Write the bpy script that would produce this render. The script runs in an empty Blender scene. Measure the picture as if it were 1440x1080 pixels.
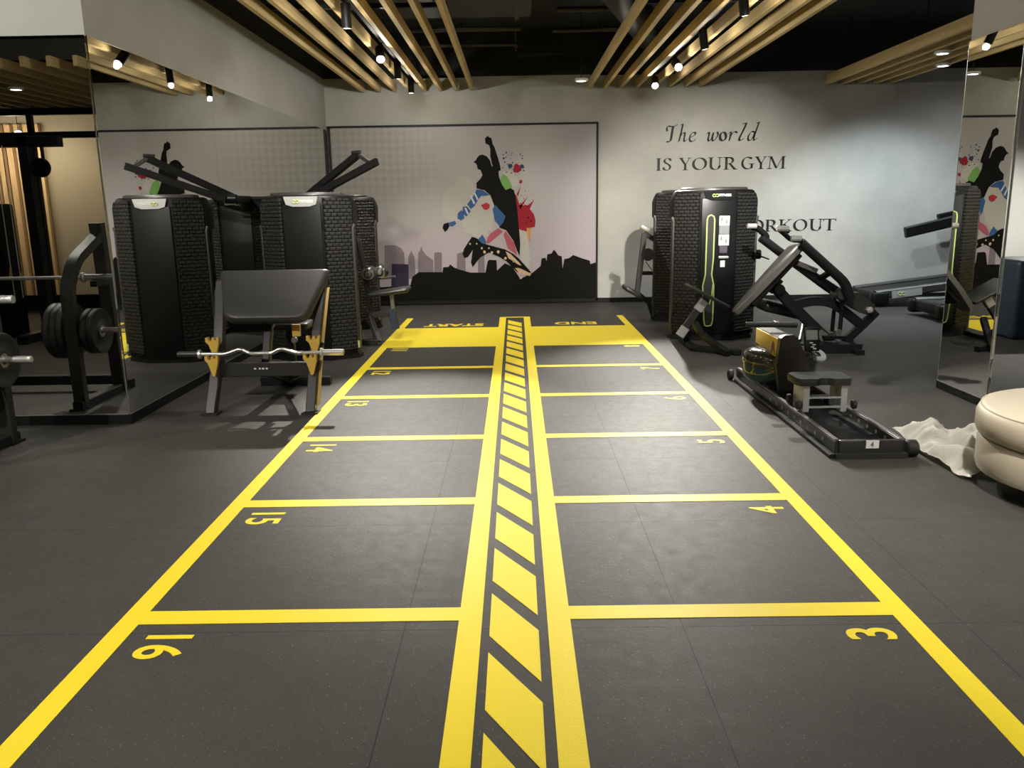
import bpy, bmesh, math, random
from mathutils import Vector, Matrix
random.seed(7)
PI = math.pi
scene = bpy.context.scene
COL = scene.collection

# ------------------------------------------------------------------ camera, world, exposure
CAM_H = 1.484
cam_data = bpy.data.cameras.new('camera')
cam_data.sensor_width = 36.0
cam_data.lens = 1157.54 / 1440 * 36.0
cam_data.clip_start = 0.05
camera = bpy.data.objects.new('camera', cam_data)
COL.objects.link(camera)
_p, _r, _y = 0.2136, -0.0163, 0.0070
_F = Vector((0, math.cos(_p), -math.sin(_p)))
_U = Vector((0, math.sin(_p), math.cos(_p)))
_X = Vector((1, 0, 0))
_X2 = _X * math.cos(_r) + _U * math.sin(_r)
_U2 = _U * math.cos(_r) - _X * math.sin(_r)
_Z = Matrix.Rotation(_y, 3, 'Z')
AXX, AXF, AXU = _Z @ _X2, _Z @ _F, _Z @ _U2
_m = Matrix((AXX, AXU, -AXF)).transposed().to_4x4()
camera.matrix_world = Matrix.Translation((0, 0, CAM_H)) @ _m
scene.camera = camera
scene.view_settings.view_transform = 'Standard'
scene.view_settings.look = 'None'
scene.view_settings.gamma = 1.0
scene.view_settings.exposure = 0.0
world = bpy.data.worlds.new('world')
scene.world = world
world.use_nodes = True
world.node_tree.nodes['Background'].inputs[0].default_value = (0.5, 0.55, 0.6, 1)
world.node_tree.nodes['Background'].inputs[1].default_value = 0.02
scene.cycles.max_bounces = 8
scene.cycles.glossy_bounces = 5
scene.cycles.caustics_reflective = False
scene.cycles.caustics_refractive = False
scene.cycles.sample_clamp_indirect = 4.0

SPOT_W = 170.0      # each track spotlight
FILL_W = 9.0       # fill light added at each lens to brighten the slats
DOWN_W = 120.0       # each recessed downlight

YB = 12.715         # back wall
XL = -2.78          # left mirror wall
YM = 5.70           # mirror face that looks at the camera
HM = 2.61           # top of the mirrors
HW = 3.335          # top of the painted walls
HC = 3.95           # black ceiling
ZS = 3.13           # underside of the wooden slats


def on(u, v, Y):
    """point of the place at depth Y seen at (u, v); used to read positions off the photograph"""
    d = AXX * ((u - 720) / 1157.54) + AXF + AXU * ((540 - v) / 1157.54)
    return Vector((0, 0, CAM_H)) + d * (Y / d.y)


# ------------------------------------------------------------------ materials
def new_mat(name):
    m = bpy.data.materials.new(name)
    m.use_nodes = True
    nt = m.node_tree
    return m, nt, nt.nodes['Principled BSDF']


def mat(name, col, rough=0.5, metal=0.0, spec=0.5, emit=0.0, bump=0.0, bscale=80.0, coat=0.0):
    m, nt, b = new_mat(name)
    b.inputs['Base Color'].default_value = (*col, 1)
    b.inputs['Roughness'].default_value = rough
    b.inputs['Metallic'].default_value = metal
    b.inputs['Specular IOR Level'].default_value = spec
    if coat:
        b.inputs['Coat Weight'].default_value = coat
    if emit:
        b.inputs['Emission Color'].default_value = (*col, 1)
        b.inputs['Emission Strength'].default_value = emit
    if bump:
        n = nt.nodes.new('ShaderNodeTexNoise')
        n.inputs['Scale'].default_value = bscale
        n.inputs['Detail'].default_value = 4
        tc = nt.nodes.new('ShaderNodeTexCoord')
        nt.links.new(tc.outputs['Object'], n.inputs['Vector'])
        bp = nt.nodes.new('ShaderNodeBump')
        bp.inputs['Strength'].default_value = bump
        bp.inputs['Distance'].default_value = 0.01
        nt.links.new(n.outputs['Fac'], bp.inputs['Height'])
        nt.links.new(bp.outputs['Normal'], b.inputs['Normal'])
    return m


def ramp(nt, fac, stops):
    r = nt.nodes.new('ShaderNodeValToRGB')
    els = r.color_ramp.elements
    while len(els) < len(stops):
        els.new(0.5)
    for e, (p, c) in zip(els, stops):
        e.position = p
        e.color = (*c, 1)
    nt.links.new(fac, r.inputs['Fac'])
    return r


def noise(nt, vec, scale, detail=4, rough=0.55):
    n = nt.nodes.new('ShaderNodeTexNoise')
    n.inputs['Scale'].default_value = scale
    n.inputs['Detail'].default_value = detail
    n.inputs['Roughness'].default_value = rough
    nt.links.new(vec, n.inputs['Vector'])
    return n


def mixc(nt, fac, a, b, mode='MIX'):
    x = nt.nodes.new('ShaderNodeMix')
    x.data_type = 'RGBA'
    x.blend_type = mode
    for sock, val in ((x.inputs[0], fac), (x.inputs[6], a), (x.inputs[7], b)):
        if hasattr(val, 'links'):
            nt.links.new(val, sock)
        elif isinstance(val, (int, float)):
            sock.default_value = val
        else:
            sock.default_value = (*val, 1)
    return x.outputs[2]


def floor_mat():
    m, nt, b = new_mat('rubber_floor')
    tc = nt.nodes.new('ShaderNodeTexCoord')
    o = tc.outputs['Object']
    big = noise(nt, o, 1.3, 6, 0.6)
    base = ramp(nt, big.outputs['Fac'], [(0.3, (0.040, 0.038, 0.035)), (0.7, (0.056, 0.053, 0.049))])
    v = nt.nodes.new('ShaderNodeTexVoronoi')
    v.inputs['Scale'].default_value = 140
    nt.links.new(o, v.inputs['Vector'])
    sp = ramp(nt, v.outputs['Distance'], [(0.0, (1, 1, 1)), (0.12, (1, 1, 1)), (0.2, (0, 0, 0))])
    pick = noise(nt, o, 70, 1)
    pk = ramp(nt, pick.outputs['Fac'], [(0.54, (0, 0, 0)), (0.62, (0.75, 0.75, 0.75))])
    f = mixc(nt, 1.0, sp.outputs['Color'], pk.outputs['Color'], 'MULTIPLY')
    col = mixc(nt, f, base.outputs['Color'], (0.34, 0.33, 0.30))
    br = nt.nodes.new('ShaderNodeTexBrick')
    br.offset = 0.0
    br.inputs['Color1'].default_value = (0, 0, 0, 1)
    br.inputs['Color2'].default_value = (0, 0, 0, 1)
    br.inputs['Mortar'].default_value = (1, 1, 1, 1)
    br.inputs['Scale'].default_value = 1.0
    br.inputs['Mortar Size'].default_value = 0.0022
    br.inputs['Brick Width'].default_value = 1.0
    br.inputs['Row Height'].default_value = 1.0
    mp = nt.nodes.new('ShaderNodeMapping')
    mp.inputs['Location'].default_value = (0.42, 0.3, 0)
    nt.links.new(o, mp.inputs['Vector'])
    nt.links.new(mp.outputs['Vector'], br.inputs['Vector'])
    col2 = mixc(nt, br.outputs['Color'], col, (0.02, 0.02, 0.02))
    nt.links.new(col2, b.inputs['Base Color'])
    b.inputs['Specular IOR Level'].default_value = 0.16
    mid = noise(nt, o, 16, 6, 0.7)
    rr = ramp(nt, mid.outputs['Fac'], [(0.3, (0.54, 0.54, 0.54)), (0.75, (0.66, 0.66, 0.66))])
    nt.links.new(rr.outputs['Color'], b.inputs['Roughness'])
    bp = nt.nodes.new('ShaderNodeBump')
    bp.inputs['Strength'].default_value = 0.18
    bp.inputs['Distance'].default_value = 0.006
    fine = noise(nt, o, 45, 4, 0.7)
    nt.links.new(fine.outputs['Fac'], bp.inputs['Height'])
    nt.links.new(bp.outputs['Normal'], b.inputs['Normal'])
    return m


def wall_mat(name, c1, c2):
    m, nt, b = new_mat(name)
    tc = nt.nodes.new('ShaderNodeTexCoord')
    n = noise(nt, tc.outputs['Object'], 1.6, 7, 0.62)
    r = ramp(nt, n.outputs['Fac'], [(0.3, c1), (0.7, c2)])
    nt.links.new(r.outputs['Color'], b.inputs['Base Color'])
    b.inputs['Roughness'].default_value = 0.7
    n2 = noise(nt, tc.outputs['Object'], 14, 5)
    bp = nt.nodes.new('ShaderNodeBump')
    bp.inputs['Strength'].default_value = 0.12
    bp.inputs['Distance'].default_value = 0.01
    nt.links.new(n2.outputs['Fac'], bp.inputs['Height'])
    nt.links.new(bp.outputs['Normal'], b.inputs['Normal'])
    return m


def wood_mat(name, c1, c2, axis=1):
    m, nt, b = new_mat(name)
    tc = nt.nodes.new('ShaderNodeTexCoord')
    mp = nt.nodes.new('ShaderNodeMapping')
    s = [38, 38, 38]
    s[axis] = 1.2
    mp.inputs['Scale'].default_value = s
    nt.links.new(tc.outputs['Object'], mp.inputs['Vector'])
    n = noise(nt, mp.outputs['Vector'], 1.0, 6, 0.6)
    r = ramp(nt, n.outputs['Fac'], [(0.3, c1), (0.7, c2)])
    nt.links.new(r.outputs['Color'], b.inputs['Base Color'])
    b.inputs['Roughness'].default_value = 0.62
    return m


def pattern_mat():
    """black plastic shroud with an embossed brick-like lattice"""
    m, nt, b = new_mat('embossed_shroud')
    tc = nt.nodes.new('ShaderNodeTexCoord')
    sep = nt.nodes.new('ShaderNodeSeparateXYZ')
    nt.links.new(tc.outputs['Object'], sep.inputs[0])
    cmb = nt.nodes.new('ShaderNodeCombineXYZ')
    nt.links.new(sep.outputs['X'], cmb.inputs['X'])
    nt.links.new(sep.outputs['Z'], cmb.inputs['Y'])
    br = nt.nodes.new('ShaderNodeTexBrick')
    br.offset = 0.5
    br.inputs['Color1'].default_value = (1, 1, 1, 1)
    br.inputs['Color2'].default_value = (0.9, 0.9, 0.9, 1)
    br.inputs['Mortar'].default_value = (0, 0, 0, 1)
    br.inputs['Scale'].default_value = 1.0
    br.inputs['Mortar Size'].default_value = 0.010
    br.inputs['Mortar Smooth'].default_value = 1.0
    br.inputs['Brick Width'].default_value = 0.064
    br.inputs['Row Height'].default_value = 0.036
    nt.links.new(cmb.outputs[0], br.inputs['Vector'])
    cr = ramp(nt, br.outputs['Color'], [(0.0, (0.008, 0.008, 0.008)), (1.0, (0.022, 0.022, 0.021))])  # relief highlights and dark gaps are also put into the colour
    nt.links.new(cr.outputs['Color'], b.inputs['Base Color'])
    b.inputs['Roughness'].default_value = 0.5
    b.inputs['Specular IOR Level'].default_value = 0.28
    bp = nt.nodes.new('ShaderNodeBump')
    bp.inputs['Strength'].default_value = 1.0
    bp.inputs['Distance'].default_value = 0.016
    nt.links.new(br.outputs['Color'], bp.inputs['Height'])
    nt.links.new(bp.outputs['Normal'], b.inputs['Normal'])
    return m


def mural_mat():
    m, nt, b = new_mat('mural_print')
    tc = nt.nodes.new('ShaderNodeTexCoord')
    sep = nt.nodes.new('ShaderNodeSeparateXYZ')
    nt.links.new(tc.outputs['Object'], sep.inputs[0])
    gx = nt.nodes.new('ShaderNodeMapRange')
    gx.inputs['From Min'].default_value = -2.7
    gx.inputs['From Max'].default_value = 1.2
    nt.links.new(sep.outputs['X'], gx.inputs['Value'])
    c1 = ramp(nt, gx.outputs[0], [(0.0, (0.33, 0.31, 0.29)), (0.45, (0.40, 0.37, 0.37)), (1.0, (0.36, 0.335, 0.35))])
    gz = nt.nodes.new('ShaderNodeMapRange')
    gz.inputs['From Min'].default_value = 0.6
    gz.inputs['From Max'].default_value = 1.5
    nt.links.new(sep.outputs['Z'], gz.inputs['Value'])
    fz = ramp(nt, gz.outputs[0], [(0.0, (0.55, 0.55, 0.55)), (1.0, (0, 0, 0))])
    c2 = mixc(nt, fz.outputs['Color'], c1.outputs['Color'], (0.42, 0.33, 0.38))
    mp = nt.nodes.new('ShaderNodeMapping')
    mp.inputs['Rotation'].default_value = (0, math.radians(45), 0)
    nt.links.new(tc.outputs['Object'], mp.inputs['Vector'])
    ch = nt.nodes.new('ShaderNodeTexChecker')
    ch.inputs['Scale'].default_value = 13
    ch.inputs['Color1'].default_value = (1, 1, 1, 1)
    ch.inputs['Color2'].default_value = (0, 0, 0, 1)
    add = nt.nodes.new('ShaderNodeVectorMath')
    add.inputs[1].default_value = (0, 0.013, 0)
    nt.links.new(mp.outputs['Vector'], add.inputs[0])
    nt.links.new(add.outputs[0], ch.inputs['Vector'])
    fx = ramp(nt, gx.outputs[0], [(0.0, (0.5, 0.5, 0.5)), (0.28, (0.28, 0.28, 0.28)), (0.48, (0, 0, 0))])
    ff = mixc(nt, 1.0, fx.outputs['Color'], ch.outputs['Color'], 'MULTIPLY')
    gz2 = nt.nodes.new('ShaderNodeMapRange')
    gz2.inputs['From Min'].default_value = 1.3
    gz2.inputs['From Max'].default_value = 1.9
    nt.links.new(sep.outputs['Z'], gz2.inputs['Value'])
    ff2 = mixc(nt, 1.0, ff, gz2.outputs[0], 'MULTIPLY')
    c3 = mixc(nt, ff2, c2, (0.24, 0.225, 0.21))
    nt.links.new(c3, b.inputs['Base Color'])
    b.inputs['Roughness'].default_value = 0.55
    return m


M = dict(
    floor=floor_mat(),
    yellow=mat('yellow_floor_paint', (0.80, 0.63, 0.03), 0.5, spec=.15, bump=0.12, bscale=160),
    wall=wall_mat('concrete_wall_paint', (0.36, 0.355, 0.325), (0.45, 0.445, 0.41)),
    soffit=wall_mat('concrete_soffit_paint', (0.36, 0.36, 0.34), (0.44, 0.44, 0.42)),
    white=mat('white_wall_paint', (0.75, 0.75, 0.74), 0.7),
    beige=mat('beige_wall_paint', (0.36, 0.31, 0.23), 0.7),
    dark=mat('black_ceiling_paint', (0.012, 0.013, 0.013), 0.85),
    duct=mat('black_painted_duct', (0.028, 0.03, 0.028), 0.6),
    pipe=mat('black_painted_pipe', (0.02, 0.021, 0.021), 0.5),
    base=mat('black_skirting', (0.007, 0.007, 0.007), 0.5, spec=.2),
    mirror=mat('mirror_glass', (0.72, 0.73, 0.70), 0.0, 1.0),
    edge=mat('polished_mirror_edge', (0.75, 0.76, 0.74), 0.25, 0.9),
    wood=wood_mat('honey_slat_wood', (0.56, 0.40, 0.17), (0.74, 0.56, 0.27)),
    panel=wood_mat('wall_slat_wood', (0.50, 0.33, 0.17), (0.66, 0.46, 0.26), 2),
    mural=mural_mat(),
    ink=mat('mural_dark_ink', (0.018, 0.015, 0.014), 0.55),
    letter=mat('black_wall_letter', (0.02, 0.02, 0.02), 0.5),
    plastic=mat('black_plastic', (0.005, 0.005, 0.005), 0.42, spec=.2),
    gloss=mat('gloss_black_plastic', (0.005, 0.005, 0.006), 0.28, spec=.3),
    emboss=pattern_mat(),
    trimgrey=mat('dark_grey_plastic', (0.03, 0.029, 0.027), 0.38),
    frame=mat('charcoal_steel', (0.026, 0.025, 0.024), 0.42, 0.0, .4),
    frame2=mat('black_steel', (0.008, 0.008, 0.009), 0.4, 0.0, .35),
    grey=mat('grey_steel', (0.16, 0.155, 0.15), 0.4, 0.4),
    chrome=mat('chrome', (0.78, 0.78, 0.76), 0.22, 0.7),
    steel=mat('brushed_steel', (0.58, 0.57, 0.55), 0.32, 1.0),
    silver=mat('silver_badge', (0.50, 0.51, 0.51), 0.35, 0.5),
    pad=mat('black_upholstery', (0.018, 0.019, 0.019), 0.32, bump=0.1, bscale=300),
    pad2=mat('charcoal_upholstery', (0.034, 0.034, 0.034), 0.4, bump=0.1, bscale=300),
    gold=mat('gold_plastic', (0.55, 0.36, 0.07), 0.4),
    lime=mat('lime_trim', (0.42, 0.54, 0.18), 0.4),
    paper=mat('white_sticker', (0.68, 0.70, 0.67), 0.5),
    stgrey=mat('grey_sticker', (0.16, 0.17, 0.18), 0.5),
    purple=mat('purple_sticker', (0.06, 0.05, 0.075), 0.5),
    rubber=mat('black_rubber', (0.012, 0.012, 0.012), 0.6),
    tank=mat('smoky_water_tank', (0.028, 0.026, 0.02), 0.1, coat=0.5),
    water=mat('blue_green_water', (0.02, 0.05, 0.045), 0.08, coat=0.6),
    walnut=mat('dark_walnut', (0.008, 0.006, 0.004), 0.32),
    oaky=mat('yellow_box', (0.80, 0.56, 0.10), 0.45),
    railm=mat('dark_aluminium_rail', (0.08, 0.08, 0.08), 0.28, 0.8),
    cream=mat('cream_leatherette', (0.62, 0.55, 0.43), 0.45, bump=0.06, bscale=120),
    cloth=mat('white_cloth', (0.82, 0.79, 0.72), 0.85, bump=0.15, bscale=120),
    lcd=mat('grey_lcd', (0.20, 0.22, 0.20), 0.3),
    navy=mat('navy_upholstery', (0.02, 0.032, 0.055), 0.5),
    can=mat('black_lamp_can', (0.006, 0.006, 0.006), 0.5, spec=.2),
    bulb=mat('lit_lamp_lens', (1.0, 0.94, 0.82), 0.4, emit=28.0),
    disc=mat('lit_downlight_lens', (1.0, 0.96, 0.9), 0.4, emit=9.0),
    red=mat('dark_red_mark', (0.16, 0.03, 0.025), 0.5),
)
m_glass, _nt, _b = new_mat('shopfront_glass')
_b.inputs['Base Color'].default_value = (0.93, 0.95, 0.94, 1)
_b.inputs['Roughness'].default_value = 0.0
_b.inputs['Transmission Weight'].default_value = 1.0
_b.inputs['IOR'].default_value = 1.02
M['glass'] = m_glass


# ------------------------------------------------------------------ mesh helpers
def frame_of(d, up=Vector((0, 0, 1))):
    d = d.normalized()
    if abs(d.dot(up)) > 0.999:
        up = Vector((0, 1, 0))
    s = d.cross(up).normalized()
    return s, s.cross(d).normalized()


def fillet(pts, r, n=6):
    pts = [Vector(p) for p in pts]
    out = [pts[0]]
    for i in range(1, len(pts) - 1):
        a, b, c = pts[i - 1], pts[i], pts[i + 1]
        t1, t2 = (a - b), (c - b)
        k = min(r, t1.length * 0.49, t2.length * 0.49)
        p1, p2 = b + t1.normalized() * k, b + t2.normalized() * k
        for j in range(n + 1):
            t = j / n
            out.append((1 - t) ** 2 * p1 + 2 * t * (1 - t) * b + t * t * p2)
    out.append(pts[-1])
    return out


class MB:
    def __init__(self):
        self.bm = bmesh.new()
        self.mi = 0

    def face(self, vs):
        try:
            f = self.bm.faces.new(vs)
            f.material_index = self.mi
            return f
        except ValueError:
            return None

    def box(self, c, s, rot=None):
        c = Vector(c)
        vs = []
        for dx in (-.5, .5):
            for dy in (-.5, .5):
                for dz in (-.5, .5):
                    v = Vector((dx * s[0], dy * s[1], dz * s[2]))
                    if rot is not None:
                        v = rot @ v
                    vs.append(self.bm.verts.new(c + v))
        for q in ((0, 1, 3, 2), (4, 6, 7, 5), (0, 4, 5, 1), (2, 3, 7, 6), (0, 2, 6, 4), (1, 5, 7, 3)):
            self.face([vs[i] for i in q])
        return self

    def rbox(self, c, s, r, rot=None, seg=3):
        t = bmesh.new()
        bmesh.ops.create_cube(t, size=1.0)
        for v in t.verts:
            v.co = Vector((v.co.x * s[0], v.co.y * s[1], v.co.z * s[2]))
        bmesh.ops.bevel(t, geom=t.edges[:], offset=min(r, min(s) * 0.49), segments=seg, affect='EDGES', profile=0.5)
        self.merge(t, Matrix.Translation(c) @ (rot.to_4x4() if rot is not None else Matrix.Identity(4)))
        return self

    def merge(self, t, mtx):
        mp = {}
        for v in t.verts:
            mp[v] = self.bm.verts.new(mtx @ v.co)
        for f in t.faces:
            self.face([mp[v] for v in f.verts])
        t.free()

    def sweep(self, pts, prof, up=Vector((0, 0, 1)), closed=False):
        pts = [Vector(p) for p in pts]
        n = len(pts)
        rings = []
        s0 = None
        for i, p in enumerate(pts):
            if closed:
                d = (pts[(i + 1) % n] - pts[i - 1])
            else:
                d = (pts[min(i + 1, n - 1)] - pts[max(i - 1, 0)])
            d = d.normalized()
            if s0 is None:
                s, u = frame_of(d, up)
            else:
                s = (s0 - d * s0.dot(d)).normalized()
                u = s.cross(d).normalized()
            s0 = s
            rings.append([self.bm.verts.new(p + s * a + u * b) for a, b in prof])
        k = len(prof)
        m = n if closed else n - 1
        for i in range(m):
            r1, r2 = rings[i], rings[(i + 1) % n]
            for j in range(k):
                self.face([r1[j], r1[(j + 1) % k], r2[(j + 1) % k], r2[j]])
        if not closed:
            self.face(rings[0][::-1])
            self.face(rings[-1])
        return self

    def tube(self, pts, r, seg=12, fil=0, closed=False):
        if fil:
            pts = fillet(pts, fil)
        return self.sweep(pts, [(r * math.cos(2 * PI * i / seg), r * math.sin(2 * PI * i / seg)) for i in range(seg)], closed=closed)

    def beam(self, pts, w, h, up=Vector((0, 0, 1)), fil=0, ch=0.006):
        if fil:
            pts = fillet(pts, fil)
        a, b = w / 2, h / 2
        c = min(ch, a * .5, b * .5)
        prof = [(-a + c, -b), (a - c, -b), (a, -b + c), (a, b - c), (a - c, b), (-a + c, b), (-a, b - c), (-a, -b + c)]
        return self.sweep(pts, prof, up)

    def lathe(self, prof, c=(0, 0, 0), axis=Vector((0, 0, 1)), seg=32):
        c = Vector(c)
        axis = Vector(axis).normalized()
        s, u = frame_of(axis, Vector((0, 0, 1)) if abs(axis.z) < .9 else Vector((0, 1, 0)))
        rings = []
        for r, z in prof:
            if r < 1e-6:
                rings.append([self.bm.verts.new(c + axis * z)])
            else:
                rings.append([self.bm.verts.new(c + axis * z + (s * math.cos(2 * PI * i / seg) + u * math.sin(2 * PI * i / seg)) * r) for i in range(seg)])
        for a, b in zip(rings, rings[1:]):
            for i in range(seg):
                j = (i + 1) % seg
                if len(a) == 1 and len(b) == 1:
                    continue
                if len(a) == 1:
                    self.face([a[0], b[i], b[j]])
                elif len(b) == 1:
                    self.face([a[i], b[0], a[j]])
                else:
                    self.face([a[i], b[i], b[j], a[j]])
        return self

    def cyl(self, p0, p1, r, seg=20):
        p0, p1 = Vector(p0), Vector(p1)
        L = (p1 - p0).length
        c = min(r * .15, L * .2)
        return self.lathe([(0, 0), (r - c, 0), (r, c), (r, L - c), (r - c, L), (0, L)], p0, p1 - p0, seg)

    def prism(self, poly, o, ux, uy, depth):
        """closed outline in the plane (ux, uy) through o, pushed along ux x uy by depth"""
        o, ux, uy = Vector(o), Vector(ux), Vector(uy)
        n = ux.cross(uy).normalized() * depth
        a = [self.bm.verts.new(o + ux * x + uy * y) for x, y in poly]
        b = [self.bm.verts.new(v.co + n) for v in a]
        self.face(a[::-1])
        self.face(b)
        k = len(poly)
        for i in range(k):
            self.face([a[i], a[(i + 1) % k], b[(i + 1) % k], b[i]])
        return self

    def loft(self, rings):
        rs = [[self.bm.verts.new(p) for p in r] for r in rings]
        k = len(rs[0])
        for a, b in zip(rs, rs[1:]):
            for i in range(k):
                self.face([a[i], a[(i + 1) % k], b[(i + 1) % k], b[i]])
        self.face(rs[0][::-1])
        self.face(rs[-1])
        return self

    def build(self, name, m, parent=None, world=True, smooth=40, label=None):
        bm = self.bm
        bmesh.ops.recalc_face_normals(bm, faces=bm.faces[:])
        org = Vector((0, 0, 0))
        if parent is not None:
            if world:
                org = parent_loc(parent)
        elif bm.verts:
            xs = [v.co for v in bm.verts]
            org = Vector(((min(v.x for v in xs) + max(v.x for v in xs)) / 2, (min(v.y for v in xs) + max(v.y for v in xs)) / 2, min(v.z for v in xs)))
        for v in bm.verts:
            v.co -= org
        me = bpy.data.meshes.new(name)
        bm.to_mesh(me)
        bm.free()
        for x in (m if isinstance(m, (list, tuple)) else [m]):
            me.materials.append(M[x])
        if smooth:
            me.polygons.foreach_set('use_smooth', [True] * len(me.polygons))
            me.set_sharp_from_angle(angle=math.radians(smooth))
        o = bpy.data.objects.new(name, me)
        COL.objects.link(o)
        if parent is not None:
            o.parent = parent
        else:
            o.location = org
        if label:
            o['label'] = label
        return o


def parent_loc(p):
    v = Vector(p.location)
    while p.parent:
        p = p.parent
        v += Vector(p.location)
    return v


def tag(o, label=None, cat=None, group=None, kind=None):
    for k, v in (('label', label), ('category', cat), ('group', group), ('kind', kind)):
        if v:
            o[k] = v
    return o


def thing(name, label, cat, loc=(0, 0, 0), group=None):
    o = bpy.data.objects.new(name, None)
    o.empty_display_size = 0.1
    COL.objects.link(o)
    o.location = loc
    return tag(o, label, cat, group)


def struct(o):
    o['kind'] = 'structure'
    return o


def dup(root, loc, label, group=None, rotz=None):
    def cp(o, par):
        c = o.copy()
        COL.objects.link(c)
        c.parent = par
        for ch in [x for x in bpy.data.objects if x.parent == o]:
            cp(ch, c)
        return c
    r = cp(root, None)
    r.location = loc
    if rotz is not None:
        r.rotation_euler.z = rotz
    r['label'] = label
    if group:
        r['group'] = group
    return r


def text_mesh(txt, size, bold, name, m, parent, origin, ux, uy, thick=0.0015, label=None, align='LEFT', squash=1.0):
    """a word as a thin slab lying in the plane (ux, uy)"""
    cu = bpy.data.curves.new(name, 'FONT')
    cu.body = txt
    cu.size = size
    cu.offset = bold
    cu.extrude = thick / 2
    cu.align_x = align
    t = bpy.data.objects.new(name, cu)
    COL.objects.link(t)
    dg = bpy.context.evaluated_depsgraph_get()
    dg.update()
    me = bpy.data.meshes.new_from_object(t.evaluated_get(dg))
    bpy.data.objects.remove(t)
    bpy.data.curves.remove(cu)
    ux, uy = Vector(ux), Vector(uy)
    n = ux.cross(uy)
    o3 = Vector(origin) - (parent_loc(parent) if parent else Vector())
    for v in me.vertices:
        c = v.co.copy()
        v.co = o3 + ux * c.x * squash + uy * c.y + n * (c.z + thick / 2)
    me.name = name
    me.materials.clear()
    me.materials.append(M[m])
    o = bpy.data.objects.new(name, me)
    COL.objects.link(o)
    if parent:
        o.parent = parent
    if label:
        o['label'] = label
    return o


X3, Y3, Z3 = Vector((1, 0, 0)), Vector((0, 1, 0)), Vector((0, 0, 1))

# ------------------------------------------------------------------ the room
XR, YR, XLL = 10.0, -1.4, -9.5
b = MB()
b.box(((XLL + XR) / 2, (YB + YR - 3) / 2, -0.05), (XR - XLL, YB - YR + 3, 0.1))
floor = struct(b.build('floor', 'floor', smooth=0))
floor.data.transform(Matrix.Translation(Vector(floor.location)))
floor.location = (0, 0, 0)
b = MB()
b.box(((XLL + XR) / 2, (YB + YR - 3) / 2, HC + 0.05), (XR - XLL, YB - YR + 3, 0.1))
struct(b.build('ceiling', 'dark', smooth=0))
b = MB()
b.box(((XL + XR) / 2, YB + 0.1, HW / 2), (XR - XL + .4, 0.2, HW))
b.mi = 1
b.box(((XL + XR) / 2, YB + 0.1, (HW + HC) / 2), (XR - XL + .4, 0.2, HC - HW))
struct(b.build('wall_back', ['wall', 'dark'], smooth=0))
b = MB()
b.box(((XL + XLL) / 2, (YM + YB) / 2 + .1, HW / 2), (XL - XLL, YB - YM + .2, HW))
b.mi = 1
b.box(((XL + XLL) / 2, (YM + YB) / 2 + .1, (HW + HC) / 2), (XL - XLL, YB - YM + .2, HC - HW))
struct(b.build('wall_left', ['soffit', 'dark'], smooth=0))
b = MB()
b.box((XLL - .1, (YR + YM) / 2 - 1.5, HC / 2), (0.2, YM - YR + 3, HC))
struct(b.build('wall_far_left', 'wall', smooth=0))
b = MB()
b.box((XR + .1, (YR + YB) / 2, HC / 2), (0.2, YB - YR + .4, HC))
struct(b.build('wall_right', 'white', smooth=0))
b = MB()
b.box(((XR - 4.2) / 2, YR - .1, HC / 2), (XR + 4.2, 0.2, HC))
struct(b.build('wall_front', 'white', smooth=0))
b = MB()
b.box(((-4.2 + XLL) / 2, YR - 2.4, HC / 2), (-4.2 - XLL + .2, 0.2, HC))
struct(b.build('wall_shop', 'beige', smooth=0))
b = MB()
b.box((-4.1, YR - 1.3, HC / 2), (0.2, 2.2, HC))
struct(b.build('wall_shop_side', 'beige', smooth=0))
b = MB()
b.box(((XL + XR) / 2, YB - .012, .035), (XR - XL - .1, 0.024, .07))
struct(b.build('baseboard_back', 'base', smooth=0))

# mirrored pillar on the right
CX0, CY0, CY1 = 3.375, 5.77, 6.47
b = MB()
b.box((CX0 + .5, (CY0 + CY1) / 2, HC / 2), (1.0, CY1 - CY0, HC))
struct(b.build('pillar', 'soffit', smooth=0))


def mirror(p0, p1, z0, z1, label, out, ends=False):
    """one upright sheet of mirror from p0 to p1 (floor plan), 8 mm thick"""
    p0, p1 = Vector((*p0, 0)), Vector((*p1, 0))
    out = Vector(out)
    d = (p1 - p0)
    L = d.length
    d.normalize()
    mid = (p0 + p1) / 2
    ang = math.atan2(d.y, d.x)
    R = Matrix.Rotation(ang, 3, 'Z')
    t = thing('wall_mirror', label, 'mirror', (mid.x, mid.y, z0))
    q = MB()
    q.box(mid + out * .006 + Z3 * (z0 + z1) / 2, (L - .0015, .012, z1 - z0), R)
    q.build('mirror_sheet', 'mirror', t, smooth=0)
    q = MB()
    for e, h in ((p0, 1), (p1, -1))[:2 if ends else 0]:
        q.box(e + d * h * .003 + out * .0075 + Z3 * (z0 + z1) / 2, (.002, .013, z1 - z0), R)
    q.box(mid + out * .0075 + Z3 * (z0 + .002), (L - .004, .015, .004), R)
    q.build('polished_edge', 'edge', t, smooth=0)
    return t


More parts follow.
